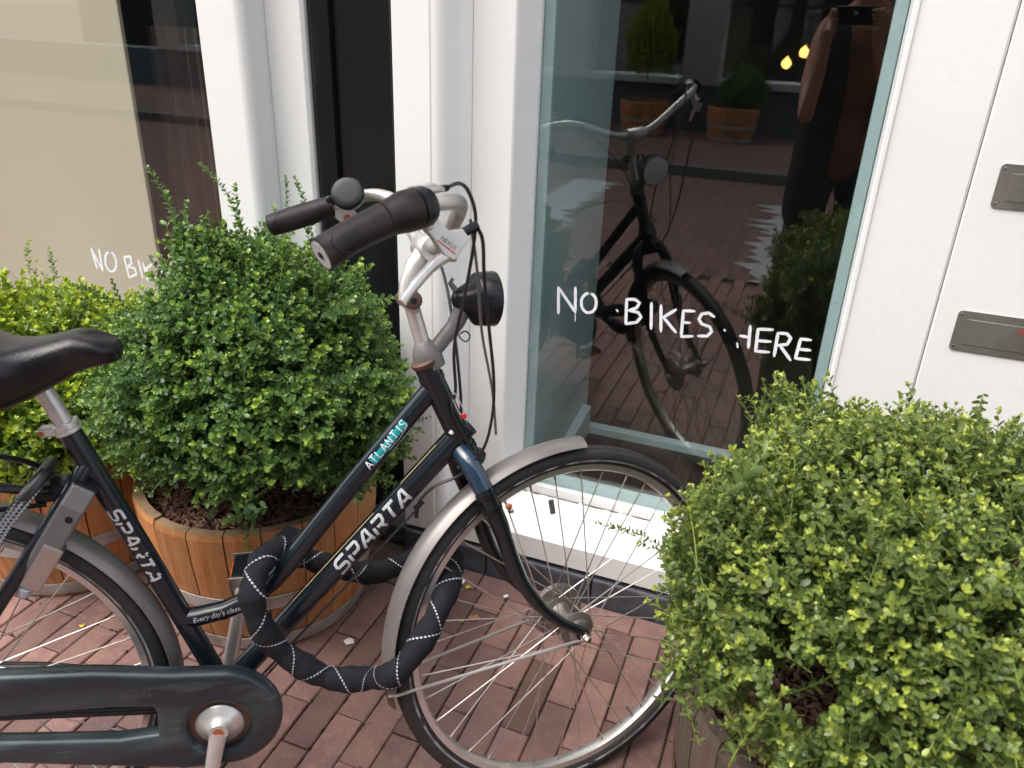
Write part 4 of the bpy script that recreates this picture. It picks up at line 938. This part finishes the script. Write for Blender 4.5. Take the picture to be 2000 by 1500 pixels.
# cables
def cable(pts, r, m='cable'):
    b = B(); b.tube(spline(pts, 8), r, 8); return b.build('cable', m, bike)
Bx = lambda x, y, z: Vector((x, y, z))
cable([st(-.271, -.227, .8198), st(-.246, -.208, .824), st(-.224, -.185, .812), st(-.210, -.170, .780), st(-.208, -.150, .735), st(-.213, -.115, .66), st(-.217, -.07, .58), st(-.205, -.030, .50), Bx(.838, -.026, .80), Bx(.868, -.027, .725), Bx(.845, -.026, .700)], .0026)
cable([st(-.249, -.262, .7725), st(-.236, -.250, .752), st(-.222, -.215, .70), st(-.198, -.165, .62), st(-.176, -.120, .53), st(-.168, -.085, .46), st(-.176, -.058, .400), Bx(.850, -.030, .690), Bx(.806, -.024, .668), Bx(.778, -.022, .640)], .0025)
cable([st(-.212, .20, .795), st(-.180, .16, .76), st(-.165, .10, .68), st(-.170, .05, .58), st(-.172, .035, .48), st(-.170, .045, .40), st(-.150, .062, .29)], .0025)
cable([st(-.214, -.16, .775), st(-.196, -.13, .70), st(-.178, -.09, .60), st(-.158, -.07, .50), st(-.150, -.055, .42)], .0022, 'greycable')
b = B(); b.tube([(.782, -.020, .634), (.776, -.023, .628), (.774, -.024, .612)], .0035, 8); b.tube([(.786, -.022, .640), (.772, -.022, .628)], .0045, 8); b.build('cable_guide', 'plastic', frame)
b = B(); b.tube([(.772, -.0215, .622), (.62, -.0215, .455), (.48, -.022, .305)], .0022, 6); b.build('gear_cable', 'cable', frame)
b = B(); b.tube(spline([(.838, -.0225, .836), (.845, -.0235, .828), (.856, -.025, .802), (.857, -.025, .790), (.848, -.025, .800), (.839, -.0235, .822)], 4), .0011, 6); b.build('wire_clip', 'alloy', frame)
b = B(); b.bbox((.8515, -.028, .789), (.8605, -.0235, .797), .001); b.build('red_tag', 'red', frame)

# chain case (drive side) as a filled outline with a slot and a round opening
def curve_plate(loops, ext, bev, f, name, mats, parent):
    c = bpy.data.curves.new('c', 'CURVE'); c.dimensions = '2D'; c.fill_mode = 'BOTH'; c.extrude = ext; c.bevel_depth = bev; c.bevel_resolution = 4
    for lo in loops:
        s = c.splines.new('POLY'); s.points.add(len(lo) - 1); s.use_cyclic_u = True
        for p, q in zip(s.points, lo): p.co = (q[0], q[1], 0, 1)
    o = bpy.data.objects.new('c', c); COL.objects.link(o); dg = bpy.context.evaluated_depsgraph_get(); me = bpy.data.meshes.new_from_object(o.evaluated_get(dg))
    b = B(); b.add([f(v.co.x, v.co.y, v.co.z) for v in me.vertices], [tuple(p.vertices) for p in me.polygons], 0, True)
    bpy.data.objects.remove(o); bpy.data.curves.remove(c); bpy.data.meshes.remove(me); return b.build(name, mats, parent)
BBc = (.427, .272)
front = arc(BBc[0] + .006, BBc[1] + .014, .086, PI / 2 - .05, -PI / 2 + .15, 26)
outer = front + [(.37, .2035), (.25, .232), (.10, .268), (-.02, .288), (-.075, .30), (-.085, .345), (-.06, .395), (0, .415), (.11, .418), (.25, .403), (.36, .381)]
slot = [(.346, .318), (.338, .341), (.27, .352), (.15, .360), (.03, .366), (-.02, .350), (-.02, .318), (.03, .301), (.15, .281), (.27, .262), (.340, .262)]
hole = arc(BBc[0], BBc[1], .064, 0, 2 * PI - .13, 40)
case = curve_plate([outer, slot, hole], .004, .0125, lambda a, c, h: Vector((a, -.066 + h, c)), 'chain_case', 'case', bike)
b = B(); b.lathe((BBc[0], -.055, BBc[1]), (0, -1, 0), [(0, .0575), (.010, .0575), (.0115, .054), (.0118, .040)], 40); b.build('chainring_ring', 'rustring', case)
V, F = text2d('SPARTA', .018, .2); b = B(); b.add([Vector((.285 + v[0] * .75, -.0827, .360 + v[1] * .7 - v[0] * .05)) for v in V], F); b.build('moulded_letters', 'faint', case)
# cranks
cdv = Vector((-.235, 0, -.972))
b = B(); b.lathe((BBc[0], -.066, BBc[1]), (0, -1, 0), [(0, .038), (.004, .040), (.007, .038), (.012, .026), (.022, .0175), (.026, .0155)], 36)
c0 = Vector((BBc[0], -.086, BBc[1])); 
b.tube([c0 + cdv * .004, c0 + cdv * .03 + Vector((0, -.004, 0)), c0 + cdv * .10 + Vector((0, -.010, 0)), c0 + cdv * .165 + Vector((0, -.014, 0)), c0 + cdv * .180 + Vector((0, -.014, 0))], [.0150, .0135, .0115, .0125, .009], 12, flat=((0, 1, 0), .62))
b.lathe((BBc[0], -.0915, BBc[1]), (0, -1, 0), [(0, .0090), (.0012, .0090)], 16, 1); cr = b.build('crank', ['alloy', 'rustbolt'], bike)
c1 = Vector((BBc[0], .060, BBc[1])); b = B(); b.lathe((BBc[0], .040, BBc[1]), (0, 1, 0), [(0, .016), (.026, .018)], 18); b.tube([c1, c1 - cdv * .03, c1 - cdv * .10 + Vector((0, .008, 0)), c1 - cdv * .172 + Vector((0, .012, 0))], [.0145, .0140, .0125, .0125], 12, flat=((0, 1, 0), .62)); b.build('crank', 'alloy', bike)
def pedal(c, nm='pedal'):
    c = Vector(c); b = B(); b.bbox(c + Vector((-.024, -.040, -.013)), c + Vector((.024, .040, .013)), .006); p = b.build(nm, 'plastic', bike)
    for s_ in (-1, 1):
        b = B(); b.bbox(c + Vector((s_ * .0245 - .001, -.026, -.006)), c + Vector((s_ * .0245 + .001, .026, .006)), .0008); b.build('pedal_reflector', 'refl_orange', p)
    for y in (-.0428, .0402):
        b = B(); b.bbox(c + Vector((-.026, y, -.014)), c + Vector((.026, y + .0024, .014)), .001); b.build('pedal_cage', 'alloyworn', p)
pedal(c1 - cdv * .172 + Vector((0, .072, 0))); pedal(c0 + cdv * .172 + Vector((0, -.075, 0)))

# ring lock round the rear wheel, carrier, strap, stand
ldv = Vector((.565, 0, .825)); lnv = Vector((.825, 0, -.565)); lc_ = Vector((.207, 0, .650))
def rl(a, c, h): return lc_ + ldv * a + Vector((0, 1, 0)) * c + lnv * h
b = B(); b.prism([(.100, -.040), (.100, .040), (.070, .055), (-.03, .055), (-.085, .048), (-.085, .036), (-.04, .036), (.035, .034), (.050, .018), (.050, -.018), (.035, -.034), (-.090, -.036), (-.090, -.052), (-.03, -.058), (.070, -.055)], rl, .000, .036)
rlk = b.build('ring_lock', 'greyplastic', bike, bevel=.004)
b = B(); b.prism([(-.086, -.0375), (.000, -.0365), (.000, -.0605), (-.086, -.0560)], rl, .0095, .040); b.build('lock_cover', 'alloyworn', rlk, bevel=.003)
b = B(); b.prism([(.096, -.041), (.096, .041), (.1015, .036), (.1015, -.036)], rl, -.001, .037); b.build('lock_cap', 'plastic', rlk, bevel=.003)
b = B(); b.lathe(rl(.052, -.0545, .022), (0, -1, 0), [(0, .0055), (.0022, .0055)], 12, 0); b.build('key_hole', 'plastic', rlk)
b = B(); b.tube([rl(-.088, -.045, .020), rl(-.100, -.043, .022), rl(-.104, -.035, .026)], [.012, .011, .006], 12); b.build('lock_foot', 'stitch', rlk)
b = B()
for s_ in (-1, 1):
    b.tube(spline([(.232, s_ * .014, .708), (.205, s_ * .035, .722), (.150, s_ * .052, .740), (.05, s_ * .058, .748), (-.30, s_ * .06, .752)], 5), .0048, 8); b.tube([(-.15, s_ * .058, .75), (0, s_ * .066, .36)], .0045, 8)
    b.tube([(.215, s_ * .018, .690), (.12, s_ * .046, .700), (-.2, s_ * .05, .712)], .004, 8)
for x in (.10, -.05, -.2, -.30): b.tube([(x, -.058, .75), (x, .058, .75)], .0045, 8)
b.bbox((.200, -.022, .694), (.246, .022, .722), .004); rack = b.build('luggage_carrier', 'plastic', bike)
b = B(); pts = spline([(.216, .030, .738), (.222, -.025, .744), (.199, -.054, .718), (.167, -.062, .680), (.142, -.064, .638), (.120, -.066, .590), (.08, -.066, .50), (.03, -.068, .40)], 8)
b.tube(pts, .0105, 10, flat=((0, 1, 0), .45))
strap = b.build('elastic_strap', 'cable', rack)
b = B()
for i, p in enumerate(pts[:-1]):
    d = (pts[i + 1] - p); n_ = Vector((0, -1, 0)); t = d.normalized(); sdv = t.cross(n_).normalized()
    for k in range(3):
        for row in range(3):
            o_ = p + d * (row * .333) + sdv * (-.0085 + .0058 * k) + n_ * (.0056 - .0012 * (k != 1)); e_ = sdv * .0046; g_ = d * .21 + sdv * (.002 if (k + row) % 2 else -.002)
            b.add([o_, o_ + e_ * .8, o_ + e_ * .8 + g_, o_ + g_], [(0, 1, 2, 3)])
b.build('strap_weave', 'stitch', strap)
b = B(); b.tube([(.36, .035, .265), (.34, .085, .15), (.32, .135, .008)], .008, 10); b.bbox((.30, .12, .0), (.345, .155, .012), .004); b.build('kickstand', 'alloyworn', bike)
b = B(); b.lathe((-.37, 0, .52), (-1, 0, .2), [(0, .03), (.02, .034), (.03, .03)], 18); b.build('rear_lamp', 'refl_red', bike)

# ------------------------------------------------------------------ chain lock in its fabric sleeve
LOCK=[(-0.755,0.925,0.530),(-0.752,0.885,0.548),(-0.747,0.850,0.550),(-0.735,0.812,0.530),(-0.726,0.803,0.490),(-0.708,0.810,0.431),(-0.668,0.831,0.377),(-0.623,0.851,0.346),(-0.569,0.880,0.341),(-0.512,0.868,0.385),(-0.480,0.888,0.432),(-0.468,0.938,0.468),(-0.474,1.005,0.487),(-0.492,1.056,0.492),(-0.532,1.072,0.484),(-0.580,1.045,0.466),(-0.636,1.020,0.445),(-0.687,0.985,0.462),(-0.722,0.962,0.485),(-0.745,0.946,0.506),(-0.758,0.934,0.526)]
LP = spline(LOCK, 8); L0 = Vector(LOCK[4])
lk = empty('chain_lock', L0, label='black fabric sleeved chain lock with white cross stitching looped through frame and front wheel', cat='lock')
LPl = [p - L0 for p in LP]
n_ = len(LPl); rad_ = [.0205 + .0020 * math.sin(i * .55) + .0009 * math.sin(i * 1.7 + 1) for i in range(n_)]
b = B(); b.tube(LPl, rad_, 20); sl_ = b.build('sleeve', 'sleeve', lk)
# stitching: two opposed helices of short dashes that cross in X shapes
T = [(LPl[min(i + 1, n_ - 1)] - LPl[max(i - 1, 0)]).normalized() for i in range(n_)]
N0 = Vector((0, 0, 1)); N0 = (N0 - T[0] * N0.dot(T[0])).normalized(); fr_ = []
for i in range(n_):
    N0 = (N0 - T[i] * N0.dot(T[i])).normalized(); fr_.append((N0.copy(), T[i].cross(N0)))
acc = [0]
for i in range(1, n_): acc.append(acc[-1] + (LPl[i] - LPl[i - 1]).length)
def atlen(s):
    for i in range(1, n_):
        if acc[i] >= s:
            t = (s - acc[i - 1]) / (acc[i] - acc[i - 1]); return LPl[i - 1].lerp(LPl[i], t), fr_[i - 1][0].lerp(fr_[i][0], t), fr_[i - 1][1].lerp(fr_[i][1], t), rad_[i - 1] + (rad_[i] - rad_[i - 1]) * t
    return LPl[-1], *fr_[-1], rad_[-1]
b = B(); pitch = .100
for sgn in (-1, 1):
    s = .01
    while s < acc[-1] - .01:
        q = []
        for ds in (-.0012, .0012):
            p, n1, n2, r = atlen(s + ds); a = sgn * 2 * PI * s / pitch + .9
            for da in (-.085, .085):
                a2 = a + da + ds * sgn * 30; q.append(p + (n1 * math.cos(a2) + n2 * math.sin(a2)) * (r + .0011))
        b.add([q[0], q[1], q[3], q[2]], [(0, 1, 2, 3)])
        s += .0036
b.build('stitching', 'stitch', lk)
b = B(); b.bbox(Vector((-.755, .925, .530)) - L0 + Vector((-.022, -.004, -.020)), Vector((-.755, .925, .530)) - L0 + Vector((.018, .040, .018)), .006); b.build('lock_body', 'plastic', lk)

# ------------------------------------------------------------------ litter on the paving
def scrap(name, x, y, s, m, label, cat, seed, n=7, z=.003):
    r = random.Random(seed); P = []
    for k in range(n): a = 2 * PI * k / n; q = s * r.uniform(.5, 1.15); P.append((q * math.cos(a), q * .7 * math.sin(a)))
    b = B(); V = [(0, 0, .004)] + [(px_, py_, r.uniform(.0005, .004)) for px_, py_ in P]; V += [(v[0], v[1], v[2] - .0005) for v in V]
    F = [(0, 1 + k, 1 + (k + 1) % n) for k in range(n)] + [(n + 1, n + 2 + (k + 1) % n, n + 2 + k) for k in range(n)] + [(1 + k, n + 2 + k, n + 2 + (k + 1) % n, 1 + (k + 1) % n) for k in range(n)]
    b.add(V, F); o = b.build(name, m, None, loc=(x, y, z), label=label, cat=cat); o.rotation_euler.z = r.random() * 6; return o
scrap('paper_scrap', -.851, 1.242, .017, 'litter', 'torn white paper scrap on the paving behind the front mudguard', 'litter', 1)
scrap('petal', -.692, 1.552, .011, 'litter', 'white petal on the brick course left of the fork, nearest the chain lock', 'petal', 2)
scrap('petal', -.567, 1.542, .010, 'litter', 'white petal on the brick course seen through the front spokes', 'petal', 3)
scrap('fallen_leaf', -.673, 1.535, .011, 'petal_y', 'yellow leaf touching a white petal beside the plinth', 'leaf', 4)
scrap('fallen_leaf', -.611, 1.437, .016, 'petal_b', 'curled brown leaf on the bricks behind the spokes', 'leaf', 5)
scrap('fallen_leaf', -.632, 1.414, .007, 'petal_y', 'tiny yellow leaf beside the curled brown leaf', 'leaf', 6)
scrap('fallen_leaf', -.936, 1.510, .008, 'petal_y', 'small yellow leaf near the black door step', 'leaf', 7)
scrap('fallen_leaf', -1.470, 1.032, .009, 'petal_y', 'small yellow leaf seen through the rear spokes', 'leaf', 8)

# moss tufts in the joints
b = B(); r_ = random.Random(3)
for i in range(520):
    k = r_.randrange(0, 30); x = -.223 - MX * k + r_.uniform(-.003, .003); yc = r_.choice([1.30, 1.22, 1.09, 1.02, .93, .86]); y = yc + r_.uniform(-.03, .03)
    if r_.random() < .5: x += r_.uniform(-.03, .03); y = (1.264 if k % 2 else 1.159) - .21 * r_.randrange(0, 3) + r_.uniform(-.003, .003)
    for j in range(4):
        a = r_.random() * 6; s = r_.uniform(.002, .005); q = Vector((x + r_.uniform(-.004, .004), y + r_.uniform(-.004, .004), -.006)); d = Vector((math.cos(a), math.sin(a), 0)) * s
        b.add([q - d, q + d, q + d * .4 + Vector((0, 0, s * 1.6)), q - d * .4 + Vector((0, 0, s * 1.4))], [(0, 1, 2, 3)])
M['moss'] = mat('moss', (.055, .075, .018), .9)
b.build('moss', 'moss', pave, kind='stuff')

# ------------------------------------------------------------------ planters across the street
def copy_tree(o, parent=None, skip=()):
    c = o.copy(); COL.objects.link(c); c.parent = parent
    for ch in list(o.children):
        if ch.name.split('.')[0] in skip: continue
        copy_tree(ch, c, skip)
    return c
for i, x in enumerate((-2.05, -1.05)):
    q = copy_tree(barM); q.location = (x, -6.0, .086); q['label'] = ['left of two half barrels mirrored in the window, under the tall plant', 'right of two half barrels mirrored in the window, beside the pale sill'][i]
    q = copy_tree(shrubM if i else shrubL, None, ('leafy_shoot',)); q.location = (x, -6.0, .086); q.scale = (.8, .8, .8); q['label'] = ['left mirrored box shrub standing against the far pale column', 'right mirrored box shrub below the lit bulb'][i]
    if i == 0: q.scale = (.7, .7, 1.9)

# ------------------------------------------------------------------ the person taking the picture
per = empty('person', (.06, -.42, 0), label='person in black vest and coral top holding up a phone, mirrored in the window', cat='person')
PO = Vector((.06, -.42, 0))
def skinmesh(name, verts, edges, rad, m, parent, root=0, lv=2):
    me = bpy.data.meshes.new(name); me.from_pydata([tuple(Vector(v) - PO) for v in verts], edges, []); me.materials.append(M[m]); o = obj(name, me, parent)
    o.modifiers.new('skin', 'SKIN'); sv = me.skin_vertices[0].data
    for i, r in enumerate(rad): sv[i].radius = (r if isinstance(r, tuple) else (r, r)); sv[i].use_root = (i == root)
    s = o.modifiers.new('sub', 'SUBSURF'); s.levels = 1; s.render_levels = lv
    o.modifiers['skin'].use_smooth_shade = True; return o
X0 = .06
V = [(X0, -.42, .92), (X0, -.42, 1.12), (X0, -.41, 1.30), (X0, -.40, 1.40), (X0, -.39, 1.47), (X0, -.36, 1.55), (X0, -.35, 1.63), (X0, -.36, 1.70),
     (X0 - .16, -.41, 1.36), (X0 - .185, -.27, 1.14), (-.112, -.12, 1.00), (-.088, -.05, 1.20), (-.082, -.030, 1.31), (-.082, -.020, 1.36),
     (X0 + .16, -.41, 1.36), (X0 + .21, -.26, 1.12), (.215, -.10, 1.05), (.14, -.035, 1.22), (.100, -.030, 1.32), (.092, -.020, 1.37),
     (X0 - .10, -.42, .86), (X0 - .11, -.40, .48), (X0 - .11, -.43, .09), (X0 - .12, -.30, .04), (X0 + .10, -.42, .86), (X0 + .11, -.40, .48), (X0 + .11, -.43, .09), (X0 + .12, -.30, .04)]
E_ = [(0, 1), (1, 2), (2, 3), (3, 4), (4, 5), (5, 6), (6, 7), (3, 8), (8, 9), (9, 10), (10, 11), (11, 12), (12, 13), (3, 14), (14, 15), (15, 16), (16, 17), (17, 18), (18, 19), (0, 20), (20, 21), (21, 22), (22, 23), (0, 24), (24, 25), (25, 26), (26, 27)]
R_ = [(.13, .10), (.12, .09), (.14, .10), (.10, .07), .052, (.070, .085), (.082, .10), (.06, .08), .050, .038, .033, .027, .020, .024, .050, .038, .033, .027, .020, .024, .085, .060, .045, .035, .085, .060, .045, .035]
skinmesh('body', V, E_, R_, 'skin', per)
skinmesh('coral_top', [(X0, -.42, .70), (X0, -.42, .92), (X0, -.42, 1.12), (X0, -.41, 1.30), (X0, -.40, 1.39)], [(0, 1), (1, 2), (2, 3), (3, 4)], [(.19, .14), (.17, .13), (.15, .115), (.175, .125), (.12, .09)], 'coral', per)
skinmesh('black_vest', [(X0 - .13, -.36, .48), (X0 - .12, -.35, .80), (X0 - .115, -.345, 1.05), (X0 - .12, -.36, 1.28), (X0 - .10, -.38, 1.40)], [(0, 1), (1, 2), (2, 3), (3, 4)], [(.085, .09), (.085, .10), (.08, .10), (.085, .10), (.06, .07)], 'blackcloth', per)
skinmesh('black_vest', [(X0 + .19, -.38, .55), (X0 + .18, -.37, .80), (X0 + .16, -.37, 1.05), (X0 + .15, -.38, 1.28), (X0 + .11, -.39, 1.40)], [(0, 1), (1, 2), (2, 3), (3, 4)], [(.05, .09), (.05, .10), (.05, .10), (.06, .10), (.05, .07)], 'blackcloth', per)
for s_ in (-1, 1): skinmesh('trouser_leg', [(X0 + s_ * .09, -.42, .90), (X0 + s_ * .11, -.40, .48), (X0 + s_ * .11, -.43, .10)], [(0, 1), (1, 2)], [(.115, .12), .085, .07], 'denim', per)
skinmesh('hair', [(X0, -.40, 1.70), (X0, -.43, 1.66), (X0, -.46, 1.56), (X0, -.46, 1.44)], [(0, 1), (1, 2), (2, 3)], [(.075, .07), (.095, .075), (.09, .06), (.06, .04)], 'hair', per)
# face
b = B()
for s_ in (-1, 1): b.lathe(Vector((X0 + s_ * .032, -.262, 1.625)) - PO, (0, 1, 0), [(0, .010), (.004, .009), (.007, .004)], 10)
b.build('eye', 'litter', per)
skinmesh('nose', [(X0, -.262, 1.625), (X0, -.250, 1.592), (X0, -.262, 1.582)], [(0, 1), (1, 2)], [.008, .012, .010], 'skin', per, lv=1)
b = B(); b.tube([Vector((X0 - .022, -.268, 1.558)) - PO, Vector((X0, -.258, 1.556)) - PO, Vector((X0 + .022, -.268, 1.558)) - PO], [.003, .006, .003], 8); b.build('mouth', 'coral', per)
for s_ in (-1, 1): skinmesh('ear', [(X0 + s_ * .082, -.36, 1.64), (X0 + s_ * .088, -.37, 1.60)], [(0, 1)], [.014, .010], 'skin', per, lv=1)
# phone just behind the lens of the picture, and fingers closed round its ends
ph = B(); ph.bbox((-.078, -.037, .003), (.078, .037, .0112), .0035); phone = ph.build('phone', 'plastic', None, label='dark phone held sideways in both hands, mirrored in the window', cat='phone')
phone.matrix_world = Matrix.Translation(CAMP) @ CAMR.to_4x4() @ Matrix.Translation((0, -.012, 0.018))
b = B(); b.lathe((-.0, .012, .0028), (0, 0, -1), [(0, .0085), (.0012, .0085), (.0013, .006)], 20); b.build('lens_ring', 'oppcol', phone)
PM = phone.matrix_world
for s_ in (-1, 1):
    for k in range(4):
        L = (.034, .038, .036, .028)[k]; y = .022 - .016 * k
        pts = [PM @ Vector((s_ * .100, y - .010, .030)), PM @ Vector((s_ * .092, y, .002)), PM @ Vector((s_ * (.086), y + .002, -.008)), PM @ Vector((s_ * (.082 - L * .55), y + .004, -.008))]
        skinmesh('finger', pts, [(0, 1), (1, 2), (2, 3)], [.0095, .0088, .0082, .0068], 'skin', per, lv=1)
    pts = [PM @ Vector((s_ * .100, -.034, .030)), PM @ Vector((s_ * .084, -.040, .026)), PM @ Vector((s_ * .060, -.022, .022))]
    skinmesh('thumb', pts, [(0, 1), (1, 2)], [.012, .0105, .0085], 'skin', per, lv=1)
    skinmesh('palm', [Vector(V[12] if s_ < 0 else V[18]), PM @ Vector((s_ * .100, -.028, .034)), PM @ Vector((s_ * .102, .010, .034))], [(0, 1), (1, 2)], [.026, (.024, .018), (.022, .016)], 'skin', per, lv=1)
